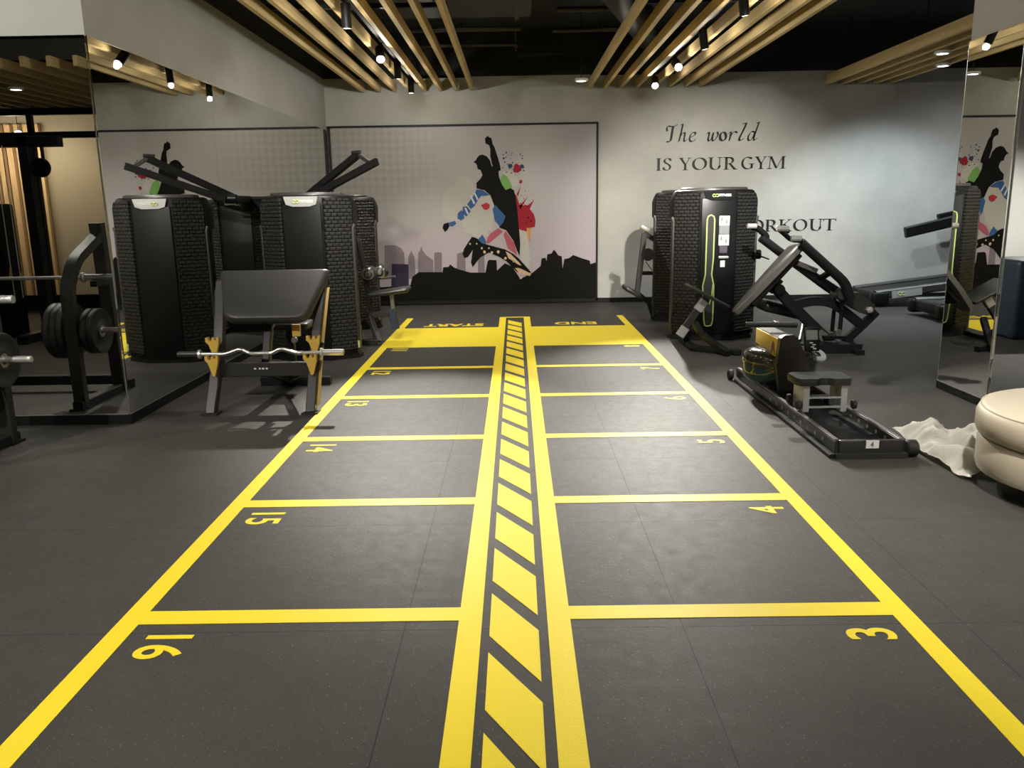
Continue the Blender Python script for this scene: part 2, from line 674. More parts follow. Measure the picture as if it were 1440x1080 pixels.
ms = [YM, 6.83, 7.92, 9.52, 11.12, YB - .03]
words = ['nearest the corner of the wall', 'second from the corner', 'in the middle of the wall', 'behind the black machines', 'touching the back wall and mural']
for i, w in enumerate(words):
    mirror((XL, ms[i]), (XL, ms[i + 1]), .07, HM, 'tall wall mirror panel on the left side wall, ' + w, (1, 0, 0))
for i, w in enumerate(['at the outer corner', 'at the left edge of the photo', 'farthest left beyond the rack']):
    mirror((XL - 1.3 * (i + 1), YM), (XL - 1.3 * i, YM), .07, HM, 'mirror panel facing the viewer beside the bench rack, ' + w, (0, -1, 0))
mirror((CX0, CY0), (CX0, CY1), .06, HM, 'narrow mirror on the left side of the right pillar', (-1, 0, 0), True)
mirror((CX0, CY0), (CX0 + 1.0, CY0), .06, HM, 'bright mirror on the front of the right pillar above the ottoman', (0, -1, 0), True)
b = MB()
b.box((XL + .01, (YM + YB) / 2, .035), (.02, YB - YM, .07))
b.box((XL - 2.0 + .02, YM - .01, .035), (4.0, .02, .07))
struct(b.build('baseboard_left', 'base', smooth=0))
b = MB()
b.box((CX0 - .008, (CY0 + CY1) / 2, .03), (.016, CY1 - CY0, .06))
b.box((CX0 + .5, CY0 - .008, .03), (1.03, .016, .06))
struct(b.build('baseboard_pillar', 'base', smooth=0))

# ------------------------------------------------------------------ floor paint (parts of the floor)
PT = .0016


def paint(name, rects, label=None):
    q = MB()
    for poly in rects:
        q.prism(poly, (0, 0, .0004), X3, Y3, PT)
    return q.build(name, 'yellow', floor, smooth=0, label=label)


def rect(x0, y0, x1, y1):
    return [(x0, y0), (x1, y0), (x1, y1), (x0, y1)]


XLO, XLI, XRI, XRO = -1.490, -1.406, 1.357, 1.438
CLO, CLI, CRI, CRO = -0.228, -0.143, 0.096, 0.180
YE, BN, BF = 11.149, 8.774, 10.202
paint('side_line', [rect(XLO, .4, XLI, YE)], 'long yellow line on the left edge of the lane')
paint('side_line', [rect(XRI, .4, XRO, YE)], 'long yellow line on the right edge of the lane')
paint('centre_border', [rect(CLO, .4, CLI, YE)], 'left yellow border of the centre strip')
paint('centre_border', [rect(CRI, .4, CRO, YE)], 'right yellow border of the centre strip')
paint('centre_border', [rect(CLI, YE - .07, CRI, YE)], 'short yellow bar closing the centre strip')
paint('start_band', [rect(XLI, BN, CLO, BF)], 'broad yellow band in front of START')
paint('end_band', [rect(CRO, BN, XRI, BF)], 'broad yellow band in front of END')
Y0 = 2.7626
for k in range(-1, 5):
    y = Y0 + 1.2 * k
    paint('cross_line', [rect(XLI, y, CLO, y + .1)])
    paint('cross_line', [rect(CRO, y, XRI, y + .1)])
k0 = 2.103 - 4 * .4365
i = 0
while True:
    y = k0 + i * .4365
    if y > YE - .06:
        break
    poly = [(-.113, y - .326), (.062, y - .326 - .292), (.062, y - .292), (-.113, y)]
    i += 1
    if poly[1][1] < .1:
        continue
    paint('hazard_block', [poly])
for k, t in enumerate(['16', '15', '14', '13', '12', '11']):
    y = Y0 + 1.2 * k - .055
    if k == 5:
        y = BN - .04
    text_mesh(t, .232, .004, 'floor_number', 'yellow', floor, (-1.33, y + .012, .0004), -Y3, X3, PT, label='yellow floor number %s' % t, squash=.86)
for k, t in enumerate(['3', '4', '5', '6', '7', '8']):
    y = Y0 + 1.2 * k - .055
    if k == 5:
        y = BN - .04
    text_mesh(t, .232, .004, 'floor_number', 'yellow', floor, (1.30, y - .125, .0004), Y3, -X3, PT, label='yellow floor number %s' % t, squash=.86)
text_mesh('START', .30, .008, 'floor_lettering', 'yellow', floor, (-.42, 10.545, .0004), -X3, -Y3, PT, label='yellow painted word START', squash=.86)
text_mesh('END', .30, .008, 'floor_lettering', 'yellow', floor, (1.03, 10.555, .0004), -X3, -Y3, PT, label='yellow painted word END', squash=.9)

# ------------------------------------------------------------------ mural
def mural():
    yf = YB - .025
    t = thing('mural', 'large printed mural of a leaping man over a city skyline on the back wall', 'mural', ((XL + 1.235) / 2, yf, .03))
    x0, x1, z0, z1 = XL + .03, 1.235, .03, 2.655
    pm_ = MB()
    pm_.box(((x0 + x1) / 2, YB - .012, (z0 + z1) / 2), (x1 - x0, .022, z1 - z0))
    slots = ['mural']
    q = MB()
    w = .028
    for c, s in ((((x0 + x1) / 2, z1), (x1 - x0 + w, w)), (((x0 + x1) / 2, z0 + .012), (x1 - x0 + w, .05)),
                 ((x0 + .01, (z0 + z1) / 2), (w + .012, z1 - z0)), ((x1, (z0 + z1) / 2), (w, z1 - z0))):
        q.box((c[0], yf - .004, c[1]), (s[0], .035, s[1]))
    q.build('frame', 'base', t, smooth=0)
    lay = [0]

    def ink(name, polys, col, conv, rough=.55):
        key = 'ink_' + '_'.join('%02d' % int(c * 99) for c in col)
        if key not in M:
            M[key] = mat('printed_colour', col, rough, spec=.06)
        if key not in slots:
            slots.append(key)
        lay[0] += 1
        q = MB()
        for poly in polys:
            pts = [on(*conv(*p), yf) for p in poly]
            y = YB - .0235 - .0004 * lay[0]
            vs = [q.bm.verts.new((p.x, y, max(p.z, .06))) for p in pts]
            f = q.bm.faces.new(vs)
            r = bmesh.ops.extrude_face_region(q.bm, geom=[f])
            for v in [g for g in r['geom'] if isinstance(g, bmesh.types.BMVert)]:
                v.co.y -= .0003
        bmesh.ops.triangulate(q.bm, faces=[f for f in q.bm.faces if len(f.verts) > 4])
        bmesh.ops.recalc_face_normals(q.bm, faces=q.bm.faces[:])
        pm_.mi = slots.index(key)
        pm_.merge(q.bm, Matrix.Identity(4))
    c5 = lambda x, y: (440 + x / 3.4286, 150 + y / 3.4286)
    c2 = lambda x, y: (600 + x / 4.911, 180 + y / 4.911)

    def blob(cx, cy, r, n=18, jag=.25, st=1.0):
        return [(cx + r * (1 + random.uniform(-jag, jag)) * math.cos(2 * PI * i / n) * st, cy + r * (1 + random.uniform(-jag, jag)) * math.sin(2 * PI * i / n)) for i in range(n)]
    # far skyline, mauve
    ink('far_skyline', [[(345, 830), (345, 668), (398, 668), (425, 682), (440, 705), (446, 830)],
                        [(458, 830), (460, 725), (474, 695), (490, 725), (496, 830)],
                        [(506, 830), (508, 705), (516, 695), (522, 674), (530, 695), (545, 715), (580, 740), (582, 830)],
                        [(585, 830), (585, 706), (592, 702), (616, 702), (622, 708), (622, 830)],
                        [(693, 830), (695, 710), (722, 700), (735, 730), (737, 830)],
                        [(795, 830), (797, 720), (826, 712), (830, 830)]], (.20, .165, .18), c5)
    def rough(poly, k=7, amp=9):
        out = []
        for (ax, ay), (bx, by) in zip(poly, poly[1:] + poly[:1]):
            for j in range(k):
                t_ = j / k
                out.append((ax + (bx - ax) * t_ + random.uniform(-amp, amp), ay + (by - ay) * t_ + random.uniform(-amp, amp)))
        return out
    ink('paint_cloud', [rough(p_) for p_ in [[(105, 530), (135, 430), (200, 400), (205, 335), (240, 328), (285, 330), (320, 370), (345, 440), (470, 470), (475, 600), (450, 690), (400, 760), (350, 750), (300, 730), (255, 720), (245, 650), (150, 640), (115, 600)],
                        [(525, 300), (580, 290), (640, 370), (600, 420), (530, 400)],
                        [(640, 700), (690, 700), (720, 900), (700, 1000), (640, 990)]]], (.47, .445, .40), c2)
    # near skyline
    ink('near_skyline', [[(-40, 960), (-40, 880), (345, 870), (470, 860), (480, 820), (510, 798), (625, 798), (628, 775), (655, 772), (662, 760), (680, 775), (705, 785), (760, 800), (832, 800), (843, 745), (850, 738), (885, 740), (888, 790), (925, 755), (960, 770), (1000, 830), (1060, 800), (1098, 768), (1102, 732), (1122, 728), (1126, 745), (1130, 712), (1150, 708), (1158, 695), (1163, 690), (1170, 697), (1182, 716), (1200, 722), (1204, 782), (1212, 735), (1235, 730), (1255, 715), (1300, 732), (1335, 742), (1338, 760), (1370, 748), (1370, 960)]], (.007, .007, .006), c5)
    ink('near_skyline', [[(378, 890), (380, 758), (460, 760), (464, 890)]], (.035, .03, .05), c5)
    # splashes
    ink('red_splash', [[(605, 450), (622, 470), (640, 525), (665, 535), (690, 530), (712, 560), (740, 595), (752, 640), (748, 682), (715, 690), (690, 715), (655, 705), (625, 690)], blob(625, 280, 30), blob(650, 372, 12), blob(385, 536, 8)] + [[(640, 540), (700, 470), (648, 560)], [(690, 540), (740, 500), (712, 560)], [(620, 460), (650, 400), (632, 470)]] + [blob(random.uniform(640, 770), random.uniform(430, 660), random.uniform(2, 6), 8) for _ in range(16)], (.30, .02, .03), c2)
    ink('green_splash', [[(508, 345), (530, 318), (560, 340), (592, 405), (570, 432), (545, 430), (515, 390)]], (.17, .36, .10), c2)
    ink('blue_dots', [blob(577, 262, 17), blob(660, 266, 15), blob(533, 210, 8), blob(550, 170, 6), blob(528, 185, 5), blob(540, 235, 5)] + [blob(random.uniform(525, 690), random.uniform(170, 330), random.uniform(2, 7), 8) for _ in range(22)], (.04, .06, .12), c2)
    ink('orange_drip', [[(690, 690), (722, 690), (718, 740), (714, 800), (705, 765), (695, 735)]], (.55, .28, .10), c2)
    # the leaping figure
    ink('leaping_figure', [[(405, 105), (403, 72), (415, 60), (424, 54), (432, 66), (444, 66), (452, 88), (456, 112), (470, 135), (482, 175), (497, 222), (508, 262), (513, 290), (496, 300), (500, 340), (520, 390), (545, 428), (580, 415), (603, 430), (615, 480), (625, 560), (632, 640), (640, 720), (646, 800), (642, 885), (625, 850), (600, 780), (548, 705), (505, 690), (478, 620), (468, 540), (440, 465), (400, 430), (345, 418), (343, 380), (372, 350), (385, 325), (372, 290), (352, 284), (348, 262), (340, 245), (322, 236), (340, 222), (348, 205), (362, 190), (385, 183), (415, 195), (438, 225), (448, 262), (456, 268), (446, 225), (438, 190), (440, 150), (434, 122)],
                           [(110, 690), (118, 662), (150, 652), (157, 680), (143, 705), (125, 718)],
                           [(330, 755), (312, 752), (290, 785), (258, 835), (248, 870), (260, 898), (285, 892), (318, 842), (306, 930), (318, 962), (345, 925), (372, 893), (430, 860), (500, 890), (550, 920), (600, 970), (625, 995), (660, 1005), (722, 998), (690, 960), (640, 905), (600, 870), (540, 838), (455, 815), (400, 800), (372, 775)]], (.008, .006, .005), c2)
    ink('blue_sleeve', [[(345, 425), (385, 428), (435, 462), (410, 468), (375, 470), (350, 505), (330, 540), (305, 560), (280, 525), (300, 500), (325, 465)],
                        [(250, 545), (278, 540), (305, 575), (275, 612), (245, 590)], [(215, 590), (240, 565), (262, 620), (238, 640), (212, 625)], [(150, 655), (195, 640), (205, 660), (180, 680), (155, 675)],
                        [(455, 560), (475, 530), (500, 560), (545, 610), (530, 650), (505, 680), (470, 640)],
                        [(355, 770), (385, 735), (410, 780), (412, 805), (380, 795)]], (.045, .11, .26), c2)
    ink('sleeve_stripe', [[(300, 470), (308, 462), (335, 520), (325, 528)], [(325, 450), (333, 444), (358, 492), (350, 500)], [(262, 555), (270, 548), (290, 590), (282, 598)]], (.62, .62, .62), c2)
    ink('pink_trouser', [[(420, 760), (440, 730), (465, 712), (495, 690), (528, 715), (480, 755), (425, 800), (412, 790)], [(530, 735), (545, 712), (580, 760), (605, 790), (625, 880), (600, 858), (560, 830), (545, 780)]], (.40, .10, .13), c2)
    ink('red_badge', [blob(410, 540, 24, 14, .12, 1.1)], (.42, .04, .05), c2)
    ink('shoe_spots', [[(610, 965), (640, 968), (680, 985), (722, 1008), (712, 1022), (680, 1012), (640, 1006)], [(545, 850), (580, 870), (640, 930), (655, 950), (635, 945), (590, 915), (565, 900)]] + [blob(x, y, r, 9) for x, y, r in ((400, 855, 10), (450, 860, 9), (495, 855, 10), (545, 900, 9), (380, 830, 7), (650, 1035, 9), (600, 920, 8), (345, 800, 6), (300, 800, 6), (430, 830, 6))], (.60, .42, .26), c2)
    o = pm_.build('printed_panel', slots, t, smooth=0)
    o.data.transform(Matrix.Translation(parent_loc(t)))
    o.location = -parent_loc(t)
    return t


mural()

# ------------------------------------------------------------------ wall lettering
def arc(cx, cy, rx, ry, a0, a1, n=16):
    return [(cx + rx * math.cos(math.radians(a0 + (a1 - a0) * i / n)), cy + ry * math.sin(math.radians(a0 + (a1 - a0) * i / n))) for i in range(n + 1)]


def smooth2(pts, n=6):
    P = [Vector((*p, 0)) for p in pts]
    P = [P[0] * 2 - P[1]] + P + [P[-1] * 2 - P[-2]]
    out = []
    for i in range(1, len(P) - 2):
        p0, p1, p2, p3 = P[i - 1:i + 3]
        for j in range(n):
            t = j / n
            v = .5 * (2 * p1 + (p2 - p0) * t + (2 * p0 - 5 * p1 + 4 * p2 - p3) * t * t + (3 * p1 - p0 - 3 * p2 + p3) * t ** 3)
            out.append((v.x, v.y))
    out.append((P[-2].x, P[-2].y))
    return out


K, T = (.082, .012), (.026, .026)      # thick pen, thin pen (half widths)
SER = lambda x0, x1, y: ([(x0, y), (x1, y)], T)
SERIF = {
    'I': [([(.5, .03), (.5, .97)], (.26, .01)), SER(.05, .95, .03), SER(.05, .95, .97)],
    'S': [(smooth2([(.86, .78), (.72, .93), (.48, .97), (.24, .86), (.22, .70), (.45, .56), (.70, .44), (.80, .26), (.66, .08), (.42, .03), (.2, .1), (.1, .26)]), (.11, .02)), ([(.86, .78), (.88, .96)], T), ([(.1, .26), (.08, .05)], T)],
    'Y': [([(.16, .97), (.52, .45)], (.095, .012)), ([(.88, .97), (.55, .46)], (.03, .02)), ([(.53, .03), (.53, .48)], (.095, .012)), SER(.0, .36, .97), SER(.72, 1.0, .97), SER(.32, .75, .03)],
    'O': [(arc(.5, .5, .41, .46, 0, 360, 40), (.085, .03))],
    'U': [(smooth2([(.2, .97), (.2, .35), (.3, .1), (.55, .03), (.76, .12), (.82, .35)]), (.09, .025)), ([(.82, .3), (.82, .97)], (.03, .02)), SER(.0, .38, .97), SER(.68, 1.0, .97)],
    'R': [([(.2, .03), (.2, .97)], (.09, .01)), SER(.02, .4, .03), (arc(.42, .72, .27, .24, 90, -90, 16), (.085, .03)), SER(.02, .44, .97), SER(.2, .44, .48), ([(.46, .48), (.84, .03)], (.095, .012)), SER(.78, 1.0, .03)],
    'G': [(arc(.5, .5, .42, .46, 48, 318, 30), (.085, .03)), ([(.82, .08), (.82, .42)], (.085, .01)), SER(.6, 1.0, .43), ([(.79, .82), (.82, .95)], T)],
    'M': [([(.14, .03), (.17, .97)], (.02, .02)), ([(.2, .97), (.5, .06)], (.06, .01)), ([(.82, .97), (.5, .06)], (.022, .02)), ([(.84, .03), (.84, .97)], (.062, .01)), SER(.02, .27, .03), SER(.7, .98, .03), SER(.04, .26, .97), SER(.78, .96, .97)],
    'W': [([(.1, .97), (.3, .05)], (.06, .01)), ([(.3, .05), (.5, .9)], (.02, .02)), ([(.5, .9), (.7, .05)], (.06, .01)), ([(.7, .05), (.92, .97)], (.02, .02)), SER(.0, .22, .97), SER(.8, 1.0, .97), SER(.42, .6, .93)],
    'K': [([(.2, .03), (.2, .97)], (.09, .01)), SER(.02, .4, .03), SER(.02, .4, .97), ([(.82, .97), (.28, .48)], (.03, .02)), ([(.4, .6), (.84, .03)], (.095, .012)), SER(.68, .96, .97), SER(.76, 1.0, .03)],
    'T': [([(.5, .03), (.5, .97)], (.095, .01)), SER(.05, .95, .96), SER(.3, .7, .03), ([(.05, .97), (.04, .8)], T), ([(.95, .97), (.96, .8)], T)],
}
N = (.055, .034)
ITAL = {
    'T': [(smooth2([(.08, .62), (.02, .8), (.14, .93), (.45, .9), (.8, .92), (1.05, 1.02)]), N), (smooth2([(.62, .92), (.52, .5), (.42, .1), (.22, -.02), (.05, .03)]), (.075, .03))],
    'h': [(smooth2([(.3, .98), (.46, 1.02), (.38, .7), (.12, .0)]), N), (smooth2([(.2, .25), (.45, .48), (.66, .52), (.7, .4), (.62, .12), (.7, .0), (.92, .12)]), N)],
    'e': [(smooth2([(.15, .22), (.5, .3), (.82, .42), (.7, .53), (.4, .48), (.16, .22), (.25, .02), (.55, .0), (.85, .14)]), N)],
    'w': [(smooth2([(.02, .42), (.16, .52), (.2, .4), (.12, .12), (.22, .0), (.42, .16), (.56, .5), (.48, .14), (.56, .0), (.74, .1), (.95, .36), (.88, .54)]), N)],
    'o': [(arc(.5, .26, .36, .26, 0, 360, 24), (.08, .03))],
    'r': [(smooth2([(.05, .42), (.25, .53), (.26, .4), (.12, .0)]), N), (smooth2([(.2, .22), (.45, .46), (.7, .54), (.92, .46)]), N)],
    'l': [(smooth2([(.4, .98), (.8, 1.02), (.6, .7), (.12, .15), (.2, .0), (.62, .12)]), (.07, .03))],
    'd': [(smooth2([(.62, .48), (.4, .53), (.15, .3), (.12, .06), (.3, .0), (.52, .2), (.66, .5)]), N), (smooth2([(.72, .98), (.95, 1.06), (.86, .85), (.6, .2), (.62, .0), (.86, .12)]), N)],
}


def wall_words(label, row, glyphs, base_z, cap):
    xs0 = 2.109 + (row[0][1] - 106) * .00227
    xs1 = 2.109 + (row[-1][2] - 106) * .00227
    t = thing('wall_lettering', label, 'lettering', ((xs0 + xs1) / 2, YB, base_z))
    for ch, a, c in row:
        x0, x1 = 2.109 + (a - 106) * .00227, 2.109 + (c - 106) * .00227
        q = MB()
        for pts, (nx, ny) in glyphs[ch]:
            w = x1 - x0
            P = [Vector((x0 + x * w, base_z + y * cap)) for x, y in pts]
            nib = Vector((nx * (w if glyphs is SERIF else cap), ny * cap))
            for p, r in zip(P, P[1:]):
                if (r - p).length < 1e-6:
                    continue
                d = (r - p).normalized()
                side = Vector((-d.y, d.x)) * .0045
                for n_ in (nib, side):
                    quad = [p - n_, p + n_, r + n_, r - n_]
                    ar = sum(quad[i].x * quad[(i + 1) % 4].y - quad[(i + 1) % 4].x * quad[i].y for i in range(4))
                    if abs(ar) < 1e-8:
                        continue
                    q.prism([(v.x, v.y) for v in quad], (0, YB - .004, 0), X3, Z3, .003)
        q.build('letter', 'letter', t, smooth=0)
    return t


wall_words('black italic wall lettering reading The world', [('T', 172, 240), ('h', 246, 312), ('e', 314, 372), ('w', 435, 512), ('o', 514, 568), ('r', 575, 638), ('l', 642, 700), ('d', 696, 776)], ITAL, 2.37, .24)
wall_words('black capital wall lettering reading IS YOUR GYM', [('I', 108, 142), ('S', 150, 214), ('Y', 258, 338), ('O', 344, 444), ('U', 450, 542), ('R', 552, 640), ('G', 668, 752), ('Y', 756, 834), ('M', 836, 962)], SERIF, 1.955, .182)
wall_words('black capital wall lettering reading WORKOUT behind the right machines', [('W', 640, 750), ('O', 748, 836), ('R', 842, 934), ('K', 934, 1022), ('O', 1030, 1126), ('U', 1136, 1228), ('T', 1228, 1318)], SERIF, 1.035, .178)

# ------------------------------------------------------------------ ceiling slats
ORD = ['leftmost', 'second from left', 'third from left', 'fourth from left', 'fifth from left', 'sixth from left', 'seventh from left', 'rightmost']


def slats(xs, y0, y1, z, label, h=.105, w=.045):
    """a raft of parallel wooden slats hung below the black ceiling on cross battens"""
    t = thing('slat_raft', label, 'ceiling raft', ((xs[0] + xs[-1]) / 2, (y0 + y1) / 2, z), 'wooden slat rafts under the ceiling')
    for x in xs:
        q = MB()
        q.box((x, (y0 + y1) / 2, z + h / 2), (w, y1 - y0, h))
        q.build('slat', 'wood', t, smooth=0)
    for k in range(4):
        q = MB()
        y = y0 + .5 + (y1 - y0 - 1.0) * k / 3
        q.box(((xs[0] + xs[-1]) / 2, y, z + h + .02), (xs[-1] - xs[0] + .05, .04, .04))
        q.build('cross_batten', 'can', t, smooth=0)
        for x in (xs[0] + .1, xs[-1] - .1):
            q = MB()
            q.tube([(x, y, z + h + .03), (x, y, HC)], .006, 8)
            q.build('hanger_rod', 'can', t)
    return t


SLX = [-2.19, -1.955, -1.72, -1.50, -1.285, -1.06, -.83, -.605]
SRX = [1.11, 1.335, 1.565, 1.80, 2.04, 2.27, 2.50, 2.72]
slats(SLX, -.9, 12.62, ZS, 'long raft of eight honey wooden slats under the ceiling, left of the lane')
slats(SRX, -.9, 12.62, ZS, 'long raft of eight honey wooden slats under the ceiling, right of the lane')
slats([4.56, 4.79, 5.02, 5.25, 5.48], 5.0, 12.62, ZS, 'far right raft of five honey wooden slats beside the pillar', .13, .05)
slats([-8.2 + .28 * i for i in range(14)], -1.2, 2.3, 2.98, 'wide raft of wooden slats seen only in the left mirror')

for nm, x in (('left', -1.39), ('right', 1.905)):
    q = MB()
    q.box((x, 5.9, 3.218), (.035, 13.0, .028))
    tag(q.build('light_track', 'can', smooth=0), 'thin black lamp track between slats of the %s ceiling raft' % nm, 'track')


def lamp(loc, tilt, lit, label, grp, watts=SPOT_W, cone=105, parent_z=3.19, L=.2, r=.042, col=(1.0, .95, .85)):
    """cylindrical track spotlight; loc = bottom centre of the can, tilt = aim direction"""
    loc = Vector(loc)
    aim = Vector(tilt).normalized()
    t = thing('track_spotlight', label, 'spotlight', (loc.x, loc.y, parent_z), grp)
    q = MB()
    q.lathe([(0, 0), (r * .9, 0), (r, .01), (r, L - .003), (r * .88, L), (r * .86, L - .012), (0, L - .012)], loc - aim * L, aim, 24)
    q.build('can', 'can', t)
    q = MB()
    q.tube([loc - aim * L * .8, Vector((loc.x, loc.y - aim.y * L * .8, parent_z - .01)), Vector((loc.x, loc.y - aim.y * L * .8, parent_z + .0))], .011, 8)
    q.build('stem', 'can', t)
    q = MB()
    q.lathe([(0, 0), (r * .8, 0), (r * .8, .004), (0, .007)], loc - aim * .010, aim, 24)
    q.build('lens', 'bulb', t)
    ld = bpy.data.lights.new('spot_beam', 'SPOT')
    ld.energy = watts
    ld.color = col
    ld.spot_size = math.radians(cone)
    ld.spot_blend = .75
    ld.shadow_soft_size = .035
    lo = bpy.data.objects.new('spot_beam', ld)
    COL.objects.link(lo)
    lo.parent = t
    lo.location = loc + aim * .012 - Vector(t.location)
    lo.rotation_euler = aim.to_track_quat('-Z', 'Y').to_euler()
    # added point fill that brightens the wooden slats
    pd = bpy.data.lights.new('slat_fill', 'POINT')
    pd.energy = FILL_W
    pd.color = col
    pd.shadow_soft_size = .03
    po = bpy.data.objects.new('slat_fill', pd)
    COL.objects.link(po)
    po.parent = t
    po.location = loc + aim * .03 - Vector(t.location)
    return t


GL, GR = 'spotlights of the left track', 'spotlights of the right track'
zb = 3.0
lamp((-1.39, 11.8, zb), (0, .0, -1), 1, 'black track spotlight nearest the mural in the left raft', GL, 70, 80)
lamp((-1.39, 10.5, zb), (0, .15, -1), 1, 'black track spotlight second from the mural in the left raft', GL)
lamp((-1.385, 9.15, zb), (.2, -1, -.9), 1, 'glaring track spotlight aimed at the viewer in the left raft', GL, 1700, 40, r=.05)
lamp((-1.41, 7.5, zb - .02), (0, .1, -1), 1, 'large black track spotlight nearest the viewer in the left raft', GL)
lamp((1.88, 11.5, zb), (-.12, -1, -.67), 1, 'glaring track spotlight nearest the lettered wall in the right raft', GR, 1500, 38, r=.05)
lamp((1.9, 10.0, zb), (.08, -1, -.5), 1, 'glaring track spotlight second from the lettered wall in the right raft', GR, 1000, 50, r=.05)
lamp((1.94, 8.85, zb), (.25, .35, -1), 1, 'dark tilted track spotlight in the middle of the right raft', GR, 60)
lamp((1.935, 7.35, zb), (.25, .35, -1), 1, 'dark tilted track spotlight nearest the viewer in the right raft', GR, 70)
for i, (y, aim, pw) in enumerate(((5.9, (-.1, 1.0, -.36), 330), (4.3, (-.05, 1.0, -.45), 330), (2.7, (0, .3, -1), 260), (1.0, (0, .2, -1), 160))):  # unseen lamps added along the tracks to light floor and back wall
    w = ['first', 'second', 'third', 'fourth'][i]
    lamp((-1.39, y, zb), aim, 1, 'unseen track spotlight added above the viewer in the left raft, %s overhead' % w, GL, pw, (62, 58, 105, 105)[i])
    lamp((1.965 if i == 2 else 1.925, y, zb), ((.15, .0, .5, .3)[i], aim[1], (-.34, -.5, -1, -1)[i]), 1, 'unseen track spotlight added above the viewer in the right raft, %s overhead' % w, GR, pw * (4.4, 1.3, 1.6, .9)[i], (44, 60, 105, 105)[i])


def downlight(loc, label, watts=DOWN_W, col=(1, .95, .88), tip=0.0, stem=None):
    loc = Vector(loc)
    t = thing('downlight', label, 'downlight', loc)
    q = MB()
    q.lathe([(.062, .0), (.085, .0), (.088, .008), (.085, .03), (0, .03)], loc, Z3, 28)
    q.build('rim', 'white', t)
    q = MB()
    q.lathe([(0, .004), (.062, .004), (.062, .012), (0, .012)], loc, Z3, 28)
    q.build('lens', 'disc', t)
    if stem:
        q = MB()
        q.tube([loc + Z3 * .03, loc + Z3 * stem], .006, 8)
        q.build('stem', 'can', t)
    ld = bpy.data.lights.new('beam', 'SPOT')
    ld.energy = watts
    ld.color = col
    ld.spot_size = math.radians(140 if not tip else 110)
    ld.spot_blend = .6
    ld.shadow_soft_size = .06
    lo = bpy.data.objects.new('beam', ld)
    COL.objects.link(lo)
    lo.parent = t
    lo.location = (0, 0, -.01)
    lo.rotation_euler.x = tip
    return t


downlight((.87, 11.1, ZS - .11), 'small round white downlight at the left edge of the right raft', 110, stem=.9)
downlight((4.905, 10.0, ZS - .035), 'lit round downlight in the middle of the far right raft', 240, (.80, .93, 1.0), .42)
downlight((5.365, 10.9, ZS - .035), 'lit round downlight at the right edge of the far right raft beside the pillar', 240, (.80, .93, 1.0), .42)
downlight((6.9, 10.6, HC - .04), 'downlight above the treadmills hidden behind the right pillar', 260, (.9, .95, 1.0))
downlight((5.2, 6.9, ZS - .035), 'downlight beside the right pillar, nearest the viewer', 90, (.95, .97, 1.0))
downlight((7.0, .6, 3.1), 'unseen downlight added over the right front corner of the room', 1000, stem=.8)  # added to brighten the wall that the pillar mirror shows
downlight((-6.02, .9, 2.945), 'lit round downlight in the raft over the bench rack', 60, (1, .9, .72))
lamp((-4.0, 2.7, 3.0), (.1, 1, -.25), 1, 'unseen spotlight added left of the viewer, aimed at the front mirror wall', 'spotlights left of the viewer', 320, 120, parent_z=HC - .01)  # added to brighten the soffit face above the front mirror
lamp((-4.6, 3.6, 3.0), (.1, .2, -1), 1, 'track spotlight left of the viewer aimed down at the bench rack', 'spotlights left of the viewer', 160, 110, parent_z=HC - .01)
downlight((-6.2, -2.6, 3.4), 'downlight of the lit room behind the glass front', 55, (1, .82, .58), stem=.5)
downlight((-8.0, -2.6, 3.4), 'downlight over the wooden panels behind the glass front', 90, (1, .82, .58), stem=.5)

# ducts and pipes in the black plenum
q = MB()
q.box((-.55, 9.2, 3.66), (1.5, 1.0, .3))
q.box((.05, 9.2, 3.66), (.05, 1.06, .36))
tag(q.build('air_duct', 'duct', smooth=0), 'dark rectangular air duct between the two wooden rafts', 'duct')
for i, (y, z, x0, x1, r) in enumerate(((8.35, 3.45, -1.2, .1, .022), (10.35, 3.52, -1.3, .1, .03), (11.0, 3.46, -1.3, .05, .022), (9.9, 3.62, .5, 1.4, .03), (10.9, 3.6, .5, 1.6, .03), (9.0, 3.7, 2.6, 5.0, .03))):
    q = MB()
    q.cyl((x0, y, z), (x1, y, z), r, 14)
    tag(q.build('ceiling_pipe', 'pipe'), ['thin dark pipe in front of the air duct', 'thick dark pipe behind the air duct', 'lowest dark pipe, nearest the mural wall', 'dark pipe left of the right raft, nearer the viewer', 'dark pipe left of the right raft, nearer the wall', 'dark pipe right of the right raft'][i], 'pipe', 'black ceiling pipes')
q = MB()
q.tube([(.04, 11.0, HC), (.04, 11.0, 3.38)], .007, 8)
q.box((.04, 11.0, 3.44), (.05, .03, .02))
tag(q.build('pipe_hanger', 'grey'), 'thin hanging rod holding the lowest ceiling pipe', 'hanger')
q = MB()
q.lathe([(.16, 0), (.16, 3.0), (0, 3.0)], (1.0, 9.2, 3.72), X3 * .3 + Y3, 20)
tag(q.build('round_duct', 'duct'), 'dark round duct above the left edge of the right raft', 'duct')

# ------------------------------------------------------------------ selectorised machines
HXY = [(-.19, 0), (.19, 0), (.435, .17), (.455, .27), (.40, .46), (-.40, .46), (-.455, .27), (-.435, .17)]


def plan(s=1.0, g=0.0):
    out = []
    for x, y in HXY:
        k = g if abs(x) > .3 else 0
        out.append((x * s + (k if x > 0 else -k), y + (k if y > .3 else 0) + (0 if s == 1 else (.23 - y) * (1 - s))))
    return out


